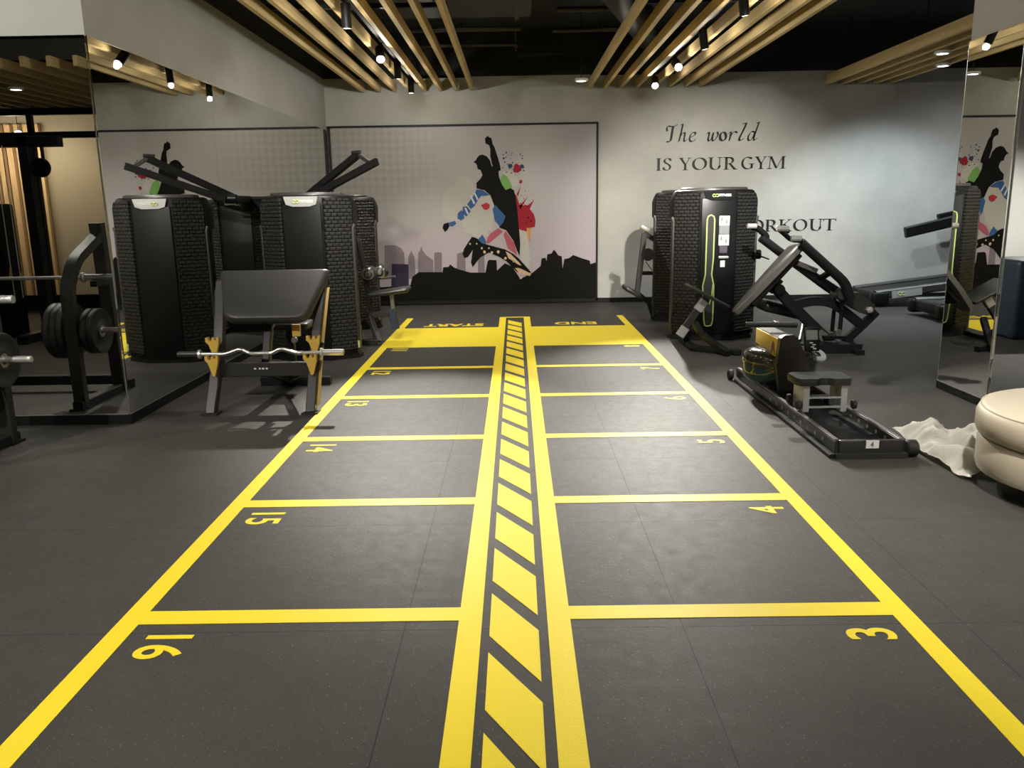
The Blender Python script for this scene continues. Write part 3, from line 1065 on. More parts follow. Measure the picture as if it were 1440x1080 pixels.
def tower(name, label, loc, badge='silver', full=False):
    """weight stack in a black shroud; local front is -y, origin at base front centre"""
    t = thing(name, label, 'weight machine', loc)
    L = dict(parent=t, world=False)
    R = lambda z, s=1.0, g=0.0: [Vector((x, y, z)) for x, y in plan(s, g)]
    q = MB()
    q.loft([R(.035), R(1.36)])
    q.build('shroud_body', 'plastic', **L)
    q = MB()
    q.loft([R(1.29, 1, -.004), R(1.315, 1, .02), R(1.50, 1, .022), R(1.555, .985, .008), R(1.60, .95, 0), R(1.612, .90, 0)])
    q.build('shroud_head', 'plastic', **L)
    q = MB()
    q.loft([R(1.606, .80), R(1.632, .79), R(1.64, .76)])
    q.build('top_cap', 'trimgrey', **L)
    q = MB()
    q.loft([R(0, 1, .012), R(.04, 1, .012)])
    q.build('base_plate', 'frame2', **L)
    # smooth centre panel
    q = MB()
    q.rbox((0, -.004, .80), (.37, .016, 1.45), .006)
    q.build('front_panel', 'gloss' if full else 'plastic', **L)
    # two angled embossed panels
    for s in (-1, 1):
        a, c = Vector((.19 * s, 0, 0)), Vector((.435 * s, .17, 0))
        d = (c - a)
        Ln = d.length
        ang = math.atan2(d.y, d.x)
        mid = (a + c) / 2
        nrm = Vector((d.y * s, -d.x * s, 0)).normalized()
        q = MB()
        h = Ln / 2 - .012
        pr = [(-h, .10), (h, .10), (h, 1.30), (h + .008, 1.33), (h + .008, 1.52), (h * .85, 1.575), (-h, 1.585)]
        if s < 0:
            pr = [(-x, z) for x, z in pr][::-1]
        q.prism(pr, (0, .012, 0), X3, Z3, .036)
        o = q.build('embossed_panel', 'emboss', **L)
        o.location = mid - nrm * 0.0
        o.rotation_euler.z = ang if s > 0 else ang - PI
        # side trim strip beside it
        q = MB()
        q.beam([Vector((.447 * s, .185, .05)), Vector((.447 * s, .185, 1.29)), Vector((.462 * s, .19, 1.33))], .035, .06, Y3, ch=.014)
        q.build('side_trim', 'trimgrey', **L)
    q = MB()
    q.box((.444, .152, .14), (.03, .012, .07))
    q.build('corner_sticker', 'lime', **L)
    # badge
    q = MB()
    q.prism([(-.165, 1.60), (-.145, 1.525), (-.08, 1.505), (.08, 1.505), (.145, 1.525), (.165, 1.60)], (0, -.012, 0), X3, Z3, .012)
    bd = q.build('badge', badge, **L)
    q = MB()
    for cx in (-.062, -.03):
        q.tube([(cx + .016 * math.cos(a), -.027, 1.553 + .014 * math.sin(a)) for a in [2 * PI * i / 14 for i in range(14)]], .0045, 6, closed=True)
    q.build('logo_mark', 'lime', bd, world=False)
    text_mesh('FITNESS', .036, .001, 'logo_lettering', 'paper', bd, (-.008, -.0245, 1.543), X3, Z3, .002)
    return t


def fix_text_parent(o, loc):
    o.data.transform(Matrix.Translation(Vector(loc)))


TA, TB_, TC, TD = (-2.045, 8.06, 0), (-2.17, 10.12, 0), (2.165, 8.94, 0), (2.215, 10.42, 0)


def finish_tower(t, loc):
    # lettering was placed relative to the world origin: move it into the badge's frame
    for c in t.children:
        if c.name.startswith('badge'):
            for g in c.children:
                if g.name.startswith('logo_lettering'):
                    fix_text_parent(g, Vector(loc))


tA = tower('weight_machine', 'black weight machine with silver badge behind the preacher bench', TA)
finish_tower(tA, TA)
tB = tower('weight_machine', 'black weight machine with small seat at the left end of the yellow band', TB_, 'gloss')
finish_tower(tB, TB_)
tC = tower('weight_machine', 'black weight machine with lime outlined slot and white stickers', TC, 'gloss', True)
finish_tower(tC, TC)
tD = tower('weight_machine', 'black weight machine half hidden at the lettered wall with footplate arm', TD, 'gloss')
finish_tower(tD, TD)

# machine B: press arms, rollers and seat
q = MB()
q.beam([(-2.30, 9.42, 1.60), (-1.441, 8.92, 1.955)], .055, .075)
q.build('press_arm', 'frame2', tB)
q = MB()
q.beam([(-2.36, 9.55, 1.62), (-1.655, 9.0, 2.03)], .055, .075)
q.build('press_arm', 'frame2', tB)
q = MB()
q.beam([(-1.66, 9.02, 2.04), (-1.50, 8.95, 1.93)], .03, .04)
q.cyl((-1.72, 9.04, 2.055), (-1.62, 8.98, 2.06), .02)
q.build('arm_bracket', 'frame', tB)
q = MB()
q.beam([(-2.30, 10.2, 1.60), (-2.32, 9.48, 1.60)], .09, .09)
q.cyl((-2.42, 9.46, 1.61), (-2.16, 9.46, 1.61), .045)
q.build('pivot_bracket', 'frame2', tB)
q = MB()
q.cyl((-2.12, 9.38, 1.66), (-2.09, 9.34, 1.68), .03)
q.build('pivot_bolt', 'chrome', tB)
q = MB()
q.beam([(-1.79, 9.45, 1.15), (-1.70, 9.36, .72), (-1.66, 9.33, .32)], .05, .06)
q.build('upright', 'frame', tB)
for dx, dy in ((0, 0), (.085, .25)):
    q = MB()
    x, y, z = -1.655 + dx, 9.24 + dy, .757
    q.lathe([(0, 0), (.04, 0), (.062, .012), (.075, .03), (.082, .05), (.082, .2), (.07, .22), (0, .22)], (x, y, z), Y3, 24)
    rl = q.build('roller_pad', 'pad', tB)
    q = MB()
    q.tube([(x + .058 * math.cos(a), y + .004, z + .058 * math.sin(a)) for a in [2 * PI * i / 20 for i in range(20)]], .008, 6, closed=True)
    q.cyl((x, y - .012, z), (x, y + .02, z), .028)
    q.build('roller_ring', 'steel', rl)
q = MB()
q.cyl((-1.52, 9.35, .70), (-1.36, 9.3, .725), .013)
q.build('grip', 'steel', tB)
q = MB()
Rs = Matrix.Rotation(math.radians(-7), 3, 'Y')
q.rbox((-1.43, 9.3, .555), (.46, .32, .055), .024, Rs)
q.build('seat', 'pad', tB)
q = MB()
q.beam([(-1.41, 9.3, .54), (-1.395, 9.3, .30)], .045, .045, Y3)
q.build('seat_post', 'steel', tB)
q = MB()
q.beam([(-1.42, 9.3, .36), (-1.375, 9.3, .13)], .075, .075, Y3)
q.build('post_sleeve', 'navy', tB)
q = MB()
q.beam([(-1.68, 9.3, .30), (-1.40, 9.3, .30)], .05, .06)
q.beam([(-1.70, 9.33, .38), (-1.66, 9.3, .25), (-1.53, 9.0, .02)], .06, .06)
q.beam([(-2.05, 9.05, .035), (-1.53, 8.98, .03)], .07, .06)
q.beam([(-1.95, 10.1, .035), (-1.95, 9.0, .035)], .07, .06)
q.cyl((-1.54, 9.0, .0), (-1.54, 9.0, .03), .05)
q.build('frame', 'frame', tB)

# machine C: slot, stickers and footplate
cx, cy = TC[0], TC[1]
slot = [(-.125, 1.30), (-.115, 1.335), (-.085, 1.35), (-.055, 1.335), (-.045, 1.30), (-.045, .90), (-.058, .72), (-.03, .60), (-.03, .22), (-.045, .17), (-.085, .16), (-.115, .17), (-.125, .22), (-.15, .60), (-.125, .72), (-.125, .90)]
q = MB()
q.prism(slot, (cx, cy - .011, 0), X3, Z3, .004)
q.build('stack_slot', 'rubber', tC)
q = MB()
q.tube([(cx + x, cy - .016, z) for x, z in slot], .008, 8, closed=True)
q.build('slot_trim', 'lime', tC)
q = MB()
q.tube([(cx - .04, cy - .02, .62), (cx - .06, cy - .06, .50), (cx - .075, cy - .03, .40)], .006, 8)
q.build('pull_cable', 'lime', tC)
for nm, m, z0, z1, x0, x1 in (('sticker', 'paper', 1.24, 1.34, .005, .115), ('sticker', 'stgrey', 1.15, 1.24, .005, .115), ('sticker', 'paper', 1.03, 1.145, .005, .115), ('sticker', 'purple', .95, 1.025, .015, .10), ('sticker', 'paper', .80, .87, .03, .08)):
    q = MB()
    q.rbox((cx + (x0 + x1) / 2, cy - .0145, (z0 + z1) / 2), (x1 - x0, .005, z1 - z0), .002, seg=1)
    st = q.build(nm, m, tC)
    if nm == 'sticker' and m == 'paper' and z0 > 1:
        q = MB()
        for px, pz in ((-.028, .012), (.025, -.015)):
            q.box((cx + (x0 + x1) / 2 + px, cy - .0175, (z0 + z1) / 2 + pz), (.022, .002, .034))
            q.box((cx + (x0 + x1) / 2 + px, cy - .0175, (z0 + z1) / 2 + pz + .024), (.012, .002, .012))
        q.build('pictogram', 'stgrey', st, smooth=0)
q = MB()
q.rbox((cx + .06, cy - .025, .905), (.11, .035, .03), .012)
q.build('selector_knob', 'silver', tC)
q = MB()
ex = Vector((.355, 0, -.195)).normalized()
Rf = Matrix((ex, Y3, ex.cross(Y3))).transposed()
q.rbox((1.945, 8.42, .555), (.44, .38, .032), .012, Rf)
q.build('footplate', 'pad', tC)
q = MB()
q.beam([(1.95, 8.45, .53), (1.70, 8.45, .16)], .07, .055, Y3)
q.build('footplate_post', 'frame', tC)
q = MB()
q.beam([(1.93, 8.445, .50), (1.86, 8.445, .40)], .085, .07, Y3)
q.build('post_sleeve', 'silver', tC)
q = MB()
q.beam([(1.745, 8.445, .225), (1.685, 8.445, .135)], .085, .07, Y3)
q.build('post_foot', 'silver', tC)
q = MB()
q.beam([(1.86, 8.55, .25), (1.90, 8.4, .155), (2.07, 7.96, .03)], .06, .06)
q.beam([(1.80, 8.96, .04), (1.80, 8.3, .04), (2.2, 8.0, .03)], .06, .05)
q.beam([(1.74, 8.46, .16), (1.80, 8.6, .04)], .06, .05)
q.build('frame', 'frame2', tC)
q = MB()
q.tube([(2.60, 9.05, .92), (2.66, 9.0, .90), (2.74, 9.0, .87)], .008, 8)
q.lathe([(0, 0), (.05, .01), (.05, .05), (0, .06)], (2.615, 9.08, .92), X3, 20)
q.build('cable_pulley', 'plastic', tC)

# machine D: lever post with footplate on its left
yD = 10.62
q = MB()
q.beam([on(906, 328, yD), on(896, 412, yD)], .065, .06, Y3)
q.build('lever_post', 'frame', tD)
q = MB()
q.beam([on(906, 328, yD), on(922, 338, yD)], .06, .05, Y3)
q.build('top_link', 'frame2', tD)
q = MB()
q.beam([on(901, 384, yD), on(926, 384, yD)], .05, .04, Y3)
q.build('cross_link', 'frame2', tD)
q = MB()
q.tube([on(908, 368, yD), on(917, 380, yD)], .006, 8)
q.build('cable', 'frame2', tD)
q = MB()
q.beam([on(896, 412, yD), on(912, 425, yD), Vector((1.78, 10.62, .03)), Vector((1.80, 10.62, .03))], .06, .05, Y3)
q.build('foot_link', 'frame2', tD)
q = MB()
p = on(911, 358, yD)
q.lathe([(0, 0), (.075, 0), (.08, .01), (.08, .03), (.075, .04), (0, .04)], p, -Y3, 24)
q.build('cam_plate', 'frame', tD)
q = MB()
p = on(907, 321, yD)
q.rbox(p, (.13, .09, .06), .02, Matrix.Rotation(math.radians(30), 3, 'Y'))
q.build('pivot_block', 'chrome', tD)
q = MB()
a, c = on(877, 403, yD), on(899, 416, yD)
e = (c - a).normalized()
q.rbox((a + c) / 2, ((c - a).length, .34, .06), .026, Matrix((e, Y3, e.cross(Y3))).transposed())
q.build('foot_pad', 'pad', tD)

# ------------------------------------------------------------------ preacher bench and curl bar
pb = thing('preacher_bench', 'dark preacher curl bench with sloping pad in front of the left mirror', 'bench', (-1.88, 6.3, 0))
BX = -1.91
q = MB()
dn = Vector((0, 6.43, 1.03)) - Vector((0, 6.08, .695))
Lp = dn.length
dn.normalize()
nn = Vector((0, -dn.z, dn.y))
out = []
hw0, hw1, rc = .33, .42, .11
for x, t_ in [(-hw0 + .10, 0), (hw0 - .10, 0)]:
    pass
prof = []
for cx_, cy_, a0 in ((hw0 - rc, rc, -90), (hw1 - .02, Lp - .02, 0), (-hw1 + .02, Lp - .02, 90), (-hw0 + rc, rc, 180)):
    r_ = rc if cy_ == rc else .02
    for k in range(7):
        a = math.radians(a0 + 15 * k)
        prof.append((cx_ + r_ * math.cos(a), cy_ + r_ * math.sin(a)))
o_ = Vector((BX + .035, 6.08, .695))


def rim(g, off):
    cx_ = 0
    pts = []
    for x, y in prof:
        yy = y - Lp / 2
        pts.append(o_ + X3 * (x * (1 - g)) + dn * (Lp / 2 + yy * (1 - g)) + nn * off)
    return pts


q.loft([rim(.05, -.085), rim(0, -.07), rim(0, -.015), rim(.025, -.002), rim(.08, .004)])
q.build('arm_pad', 'pad2', pb)
for s in (-1, 1):
    q = MB()
    x0 = BX + s * .367
    q.beam([(x0 + s * .005, 5.93, .0), (x0, 6.20, .42), (x0 + s * .03, 6.46, .93)], .075, .07, X3, fil=.03)
    q.build('leg', 'frame', pb)
    q = MB()
    q.beam([(x0 + s * .0445, 5.985, .05), (x0 + s * .0395, 6.22, .42), (x0 + s * .066, 6.45, .88)], .006, .035, X3)
    q.build('edge_stripe', 'gold' if s > 0 else 'frame', pb)
    q = MB()
    q.box((x0 + s * .005, 5.93, .008), (.12, .12, .016))
    q.build('foot', 'rubber', pb)
    for z_, y_, dx in ((.412, 6.13, 0), (.54, 6.21, .012 * s)):
        q = MB()
        xx = x0 + dx
        q.prism([(-.05, .03), (-.05, .06), (-.03, .06), (-.022, .035), (-.006, .035), (.0, .06), (.012, .06), (.018, .04), (.03, .04), (.036, .06), (.05, .06), (.046, .01), (.018, -.09), (.002, -.09), (-.02, -.02), (-.03, .01)], (xx, y_ - .075, z_ - .05), X3, Z3, .04)
        hk = q.build('bar_hook', 'gold', pb)
        q = MB()
        q.prism([(-.045, .0), (.05, .0), (.026, -.10), (-.014, -.10)], (xx + .006, y_ - .034, z_ - .055), X3, Z3, -.05)
        q.build('hook_backing', 'rubber', hk)
q = MB()
q.beam([(BX - .33, 6.12, .30), (BX + .33, 6.12, .30)], .055, .105)
q.build('crossbar', 'frame', pb)
q = MB()
for i_, (a_, w_) in enumerate(((-.10, .016), (-.065, .012), (-.04, .018), (-.012, .014))):
    q.box((BX + a_ + .03, 6.092, .31), (w_, .003, .012))
q.build('small_logo', 'paper', pb, smooth=0)
q = MB()
q.beam([(BX, 6.14, .28), (BX - .02, 6.95, .04)], .07, .07)
q.beam([(BX - .30, 6.95, .035), (BX + .30, 6.95, .035)], .07, .07)
q.beam([(BX + .30, 6.14, .28), (BX + .05, 6.6, .13)], .05, .05)
q.beam([(BX, 6.90, .05), (BX, 6.86, .50)], .06, .06, Y3)
q.beam([(BX, 6.30, .60), (BX, 6.38, .84)], .07, .07, Y3)
q.beam([(BX - .33, 6.42, .82), (BX + .33, 6.42, .82)], .05, .05)
q.beam([(BX, 6.13, .31), (BX, 6.30, .62)], .06, .06, Y3)
q.build('rear_frame', 'frame2', pb)
q = MB()
q.rbox((BX, 6.88, .53), (.36, .28, .06), .025)
q.build('seat', 'pad', pb)
q = MB()
q.box((BX + .22, 6.25, .575), (.06, .03, .09))
q.build('adjuster_tab', 'gold', pb)
q = MB()
q.cyl((BX + .20, 6.23, .50), (BX + .20, 6.27, .50), .022)
q.build('adjuster_pin', 'grey', pb)

cb = thing('curl_bar', 'silver bent curl bar resting on the gold hooks of the bench', 'barbell', (BX, 6.03, .42))
zbh, ybh = .437, 6.035
q = MB()
pts = [(-.46, 0), (-.33, 0), (-.27, -.005), (-.15, .035), (-.085, .0), (.085, .0), (.15, .035), (.27, -.005), (.33, 0), (.46, 0)]
q.tube([Vector((BX + x, ybh, zbh + z)) for x, z in pts], .0125, 12, fil=.03)
q.build('bent_shaft', 'chrome', cb)
q = MB()
for s in (-1, 1):
    q.tube([Vector((BX + s * x, ybh, zbh + z)) for x, z in ((.315, -.001), (.27, -.005), (.15, .035), (.09, .003))], .0165, 12, fil=.03)
q.build('knurled_grip', 'steel', cb)
for s in (-1, 1):
    q = MB()
    q.cyl((BX + s * .46, ybh, zbh), (BX + s * .62, ybh, zbh), .024)
    q.build('sleeve', 'chrome' if s > 0 else 'frame', cb)
    q = MB()
    q.cyl((BX + s * .445, ybh, zbh), (BX + s * .465, ybh, zbh), .036)
    q.build('collar', 'chrome', cb)

# ------------------------------------------------------------------ lever press machine
Yn, Yc, Yf = 8.05, 8.3, 8.62
lm = thing('lever_press_machine', 'black plate loaded lever machine with sloping pad coloured grey as lit black leather, and chrome grips', 'weight machine', (2.9, 8.3, 0))
a, c = on(1030, 437, Yc - .05), on(1118, 342, Yc)
e = (c - a).normalized()
wv = Vector((.25, 1, .1)).normalized()
nv = e.cross(wv).normalized()
if nv.z < 0:
    nv = -nv
wv = nv.cross(e).normalized()
Rp = Matrix((e, wv, nv)).transposed()
Lp2 = (c - a).length
q = MB()
prof2 = []
ring = []
for nn_, g in ((-.075, .03), (-.06, .0), (-.015, .0), (0, .02)):
    r = []
    for ex_, wy in ((0, .07), (.04, .10), (Lp2 * .3, .17), (Lp2 * .75, .21), (Lp2 - .03, .21), (Lp2, .18), (Lp2, -.18), (Lp2 - .03, -.21), (Lp2 * .75, -.21), (Lp2 * .3, -.17), (.04, -.10), (0, -.07)):
        ex2 = min(max(ex_, g), Lp2 - g)
        wy2 = wy - math.copysign(g, wy)
        r.append(a + e * ex2 + wv * wy2 + nv * nn_)
    ring.append(r)
q.loft(ring)
q.build('chest_pad', 'grey', lm)  # black leather pad, its strong lighting put in as grey
q = MB()
q.rbox(a + e * Lp2 * .55 - nv * .10, (Lp2 * .75, .22, .05), .01, Rp)
q.build('pad_backing', 'plastic', lm)
q = MB()
q.tube([on(1126, 341, Yn), on(1160, 372, Yn), on(1189, 398, Yn), on(1196, 422, Yn)], .048, 16, fil=.12)
q.build('lever_arm', 'frame2', lm)
q = MB()
q.tube([on(1070, 334, Yf), on(1100, 357, Yf), on(1165, 405, Yf), on(1196, 425, Yf)], .045, 16, fil=.1)
q.build('lever_arm', 'frame2', lm)
q = MB()
q.tube([on(1128, 338, Yn), on(1113, 338, Yn), on(1104, 330, Yn), on(1096, 323, Yn)], .023, 12, fil=.04)
q.tube([on(1096, 324, Yn), on(1106, 324, Yn + .02), on(1108, 327, Yn + .03)], .02, 12, fil=.03)
q.build('handle_bend', 'plastic', lm)
q = MB()
q.cyl(on(1092, 321.5, Yn - .03), on(1109, 321.5, Yn - .03), .028)
q.cyl(on(1112, 335.5, Yn - .04), on(1127, 335.5, Yn - .04), .028)
q.build('chrome_grip', 'chrome', lm)
q = MB()
q.tube([on(1056, 319, Yf), on(1066, 321, Yf), on(1079, 333, Yf), on(1074, 338, Yf)], .032, 12, fil=.06)
q.build('handle_bend', 'plastic', lm)
q = MB()
q.cyl(on(1051, 318, Yf - .03), on(1064, 318, Yf - .03), .028)
q.build('chrome_grip', 'chrome', lm)
q = MB()
q.beam([on(1113, 367, Yc), on(1150, 391, Yc), on(1181, 411, Yc)], .07, .06, Y3, fil=.06)
q.beam([on(1152, 392, Yc), on(1171, 381, Yn + .05)], .05, .05, Y3)
q.build('linkage_bar', 'frame2', lm)
q = MB()
p0, p1 = on(1121, 370, Yc - .06), on(1148, 381, Yc - .06)
q.beam([p0, p1], .05, .07, Y3)
q.build('counterweight', 'grey', lm)
q = MB()
q.prism([(0, 0), (.02, .10), (.14, .10), (.30, -.02), (.30, -.10), (.22, -.12), (.10, -.06)], on(1188, 426, Yc - .12), X3, Z3, -.16)
q.cyl(on(1186, 414, Yc - .2), on(1186, 414, Yc) + Y3 * .2, .06)
q.build('pivot_plate', 'frame', lm)
q = MB()
p = on(1224, 436, Yc - .16)
q.cyl(p, p + Y3 * .2, .034, 6)
q.cyl(p - Y3 * .02, p + Y3 * .22, .02)
q.build('pivot_nut', 'chrome', lm)
q = MB()
q.beam([on(1088, 402, Yc), on(1112, 428, Yc), on(1172, 486, Yc)], .10, .085, Y3)
q.beam([on(1078, 392, Yc), on(1092, 404, Yc)], .16, .10, Y3)
q.build('main_post', 'frame2', lm)
q = MB()
q.cyl(on(1097, 408, Yc - .12), on(1097, 408, Yc - .12) + Y3 * .24, .055)
q.build('pivot_drum', 'plastic', lm)
q = MB()
q.beam([on(1112, 430, Yc), on(1145, 422, Yc), on(1172, 426, Yc), on(1210, 456, Yc)], .09, .07, Y3, fil=.1)
q.beam([on(1232, 438, Yc), on(1214, 456, Yc), on(1184, 484, Yc)], .08, .06, Y3)
q.build('side_frame', 'frame2', lm)
q = MB()
q.beam([on(1150, 468, Yc), on(1180, 492, Yc - .1)], .10, .09, Y3)
q.box((3.2, 8.18, .045), (.42, .30, .09))
q.beam([(2.72, 7.98, .03), (2.80, 8.62, .03)], .07, .05)
q.beam([(2.78, 8.3, .04), (3.1, 8.2, .04)], .09, .07)
q.beam([(3.35, 7.92, .025), (3.35, 8.66, .025)], .08, .05)
q.build('base_frame', 'frame2', lm)
for u0, u1, yy in ((1174, 1170, Yc + .12), (1185, 1181, Yc - .1)):
    q = MB()
    q.cyl(on(u0, 424, yy), on(u1, 466, yy), .02)
    q.cyl(on(u0, 418, yy), on(u0 - 1, 430, yy), .013)
    q.build('gas_strut', 'plastic', lm)
q = MB()
q.lathe([(.012, 0), (.034, 0), (.034, .05), (.012, .05)], on(1180, 468, Yc - .14), Y3, 20)
q.build('strut_eye', 'steel', lm)
q = MB()
q.box(on(1168, 472, Yc), (.22, .26, .03))
q.build('footrest', 'plastic', lm)
q = MB()
p = on(1097, 434, Yc + .35)
q.rbox(p, (.46, .34, .12), .05, Matrix.Rotation(math.radians(14), 3, 'Y'))
q.build('seat', 'pad', lm)

# ------------------------------------------------------------------ water rower
RX = 2.065
wr = thing('water_rower', 'low dark rowing machine with round water tank and yellow box', 'rowing machine', (RX, 5.7, 0))
for s in (-1, 1):
    x = RX + s * .19
    q = MB()
    q.beam([(x, 6.86, .068), (x, 4.66, .062)], .035, .08)
    rl = q.build('rail', 'railm', wr)
    q = MB()
    for i_ in range(9):
        y = 4.85 + i_ * .13
        zc = .073
        for sd in (-1, 1):
            q.cyl((x + sd * .0165, y, zc - .01), (x + sd * .0195, y, zc - .01), .013, 12)
    q.build('rail_bolt', 'steel', rl)
    q = MB()
    q.beam([(x, 6.84, .111), (x, 4.68, .105)], .026, .006)
    rt = q.build('rail_highlight', 'steel', rl, smooth=0)  # bright strip put in for the highlight along the rail's top edge
    q = MB()
    q.beam([(x + s * .02, 6.80, .014), (x + s * .02, 4.64, .014)], .06, .028)
    q.build('lower_rail', 'frame2', wr)
    q = MB()
    q.cyl((x - .02 + s * .06, 6.88, .045), (x + .02 + s * .06, 6.88, .045), .045)
    q.build('transport_wheel', 'rubber', wr)
q = MB()
q.box((RX, 5.72, .036), (.36, 2.08, .012))
q.build('centre_tray', 'frame2', wr)
q = MB()
q.rbox((RX, 4.655, .058), (.37, .03, .10), .006)
q.box((RX, 4.645, .016), (.42, .05, .03))
q.build('end_plate', 'frame', wr)
q = MB()
q.box((RX + .005, 4.638, .085), (.075, .004, .048))
lb = q.build('number_label', 'paper', wr)
text_mesh('4', .04, .001, 'label_digit', 'stgrey', wr, (RX - .008, 4.635, .072), X3, Z3, .001)
q = MB()
q.cyl((RX + .215, 4.67, .05), (RX + .28, 4.67, .05), .05)
q.build('rubber_foot', 'rubber', wr)
q = MB()
q.lathe([(0, 0), (.23, 0), (.265, .03), (.275, .08), (.275, .12), (0, .12)], (RX - .03, 6.3, .125), Z3, 40)
q.build('tank_water', 'water', wr)
q = MB()
q.lathe([(0, .0), (.276, .0), (.28, .04), (.272, .085), (.24, .12), (.14, .138), (0, .142)], (RX - .03, 6.3, .247), Z3, 40)
q.build('tank_dome', 'tank', wr)
q = MB()
q.box((RX - .015, 6.3, .112), (.34, .5, .03))
q.build('tank_cradle', 'frame2', wr)
q = MB()
q.rbox((1.975, 6.24, .43), (.135, .56, .145), .01)
yb = q.build('yellow_box', 'oaky', wr)
q = MB()
q.box((1.975, 6.24, .505), (.125, .55, .006))
q.build('box_lid', 'grey', yb)
q = MB()
q.prism([(-.05, -.05), (-.03, .03), (.0, .05), (.03, .03), (.05, -.05), (.02, -.05), (.012, -.02), (-.012, -.02), (-.02, -.05)], (1.9072, 6.06, .42), -Y3, Z3, -.003)
q.box((1.9065, 6.46, .372), (.003, .08, .03))
q.build('red_emblem', 'red', yb)
q = MB()
pts_ = [on(u, v, 5.90) for u, v in ((1096, 549), (1092, 515), (1098, 476), (1104, 472), (1117, 471), (1122, 475), (1138, 513), (1146, 540), (1142, 549))]
q.prism([(p.x, p.z) for p in pts_], (0, 5.90, 0), X3, Z3, -.06)
q.build('front_cover', 'walnut', wr)
q = MB()
q.cyl(on(1049, 456.5, 6.25), on(1121, 457, 6.25), .021)
q.build('pull_handle', 'rubber', wr)
q = MB()
q.rbox(on(1092, 453, 6.25), (.05, .03, .022), .008)
q.build('handle_clasp', 'steel', wr)
q = MB()
Rm = Matrix.Rotation(math.radians(-18), 3, 'X')
pm = on(1141, 477, 6.2)
q.rbox(pm, (.115, .03, .185), .012, Rm)
mo = q.build('monitor', 'plastic', wr)
q = MB()
q.box(pm + Rm @ Vector((0, -.016, .03)), (.085, .003, .075), Rm)
q.build('screen', 'lcd', mo)
q = MB()
for dx, dz in ((-.008, -.03), (.012, -.045), (.0, -.062), (.016, -.075)):
    q.box(pm + Rm @ Vector((dx, -.016, dz)), (.024, .004, .009), Rm)
q.build('button', 'paper', mo)
q = MB()
q.tube([pm + Vector((0, .03, .06)), pm + Vector((-.05, .06, .10)), Vector((2.06, 5.93, .49))], .012, 8)
q.build('monitor_arm', 'frame', wr)
q = MB()
pr_ = on(1147, 501, 6.3)
q.lathe([(.03, 0), (.075, .0), (.08, .012), (.075, .024), (.03, .024)], pr_, Vector((.2, -.5, .8)), 24)
q.build('cable_ring', 'silver', wr)
# sliding seat
q = MB()
rs = []
for z_, g in ((0, .012), (.012, 0), (.036, 0), (.048, .02)):
    r = []
    for x, y in ((-.185, -.08), (-.165, -.12), (-.06, -.125), (-.025, -.095), (.025, -.095), (.06, -.125), (.165, -.12), (.185, -.08), (.185, .09), (.15, .125), (-.15, .125), (-.185, .09)):
        r.append(Vector((RX - .03 + x * (1 - g), 5.44 + y * (1 - g), .285 + z_)))
    rs.append(r)
q.loft(rs)
q.build('seat', 'pad', wr)
q = MB()
for s in (-1, 1):
    q.box((RX - .02 + s * .125, 5.44, .195), (.04, .20, .18))
q.box((RX - .02, 5.35, .20), (.25, .012, .012))
q.box((RX - .02, 5.35, .135), (.25, .012, .012))
q.box((RX - .02, 5.53, .17), (.25, .012, .012))
q.build('seat_carriage', 'silver', wr)
for s in (-1, 1):
    for yy in (5.37, 5.56):
        q = MB()
        q.cyl((RX + s * .172, yy, .146), (RX + s * .20, yy, .146), .032)
        q.build('seat_roller', 'rubber', wr)

# ------------------------------------------------------------------ crumpled sheet
def sheet():
    n, m = 44, 34
    q = MB()
    c00, c10, c11, c01 = Vector((2.375, 4.50)), Vector((2.42, 4.19)), Vector((2.98, 4.96)), Vector((2.40, 5.10))
    from mathutils import noise as nz
    vs = []
    for j in range(m + 1):
        row = []
        for i in range(n + 1):
            u, v = i / n, j / m
            p = (c00 * (1 - u) + c10 * u) * (1 - v) + (c01 * (1 - u) + c11 * u) * v
            w = nz.noise(Vector((p.x * 5, p.y * 5, 3))) * .05
            p = p + Vector((w, nz.noise(Vector((p.x * 5, p.y * 5, 9))) * .06))
            edge = min(u, 1 - u, v, 1 - v)
            k = min(1, edge * 6)
            r = (1 - 2 * abs(nz.noise(Vector((p.x * 3.6, p.y * 3.6, 0))))) * .10 + (1 - 2 * abs(nz.noise(Vector((p.x * 8 + 3, p.y * 8, 5))))) * .05 - .03
            r = max(r, 0)
            top = .05 * math.exp(-((v - .85) / .4) ** 2) + .03 + .06 * u * v
            z = .006 + (.35 + .65 * k) * (r * .8 + top * .8)
            row.append(q.bm.verts.new((p.x, p.y, z)))
        vs.append(row)
    for j in range(m):
        for i in range(n):
            q.face([vs[j][i], vs[j][i + 1], vs[j + 1][i + 1], vs[j + 1][i]])
    r = bmesh.ops.solidify(q.bm, geom=q.bm.faces[:], thickness=.004)
    o = q.build('crumpled_sheet', 'cloth', smooth=180)
    return tag(o, 'crumpled white cloth lying between the rower and the cream ottoman', 'cloth')


sheet()

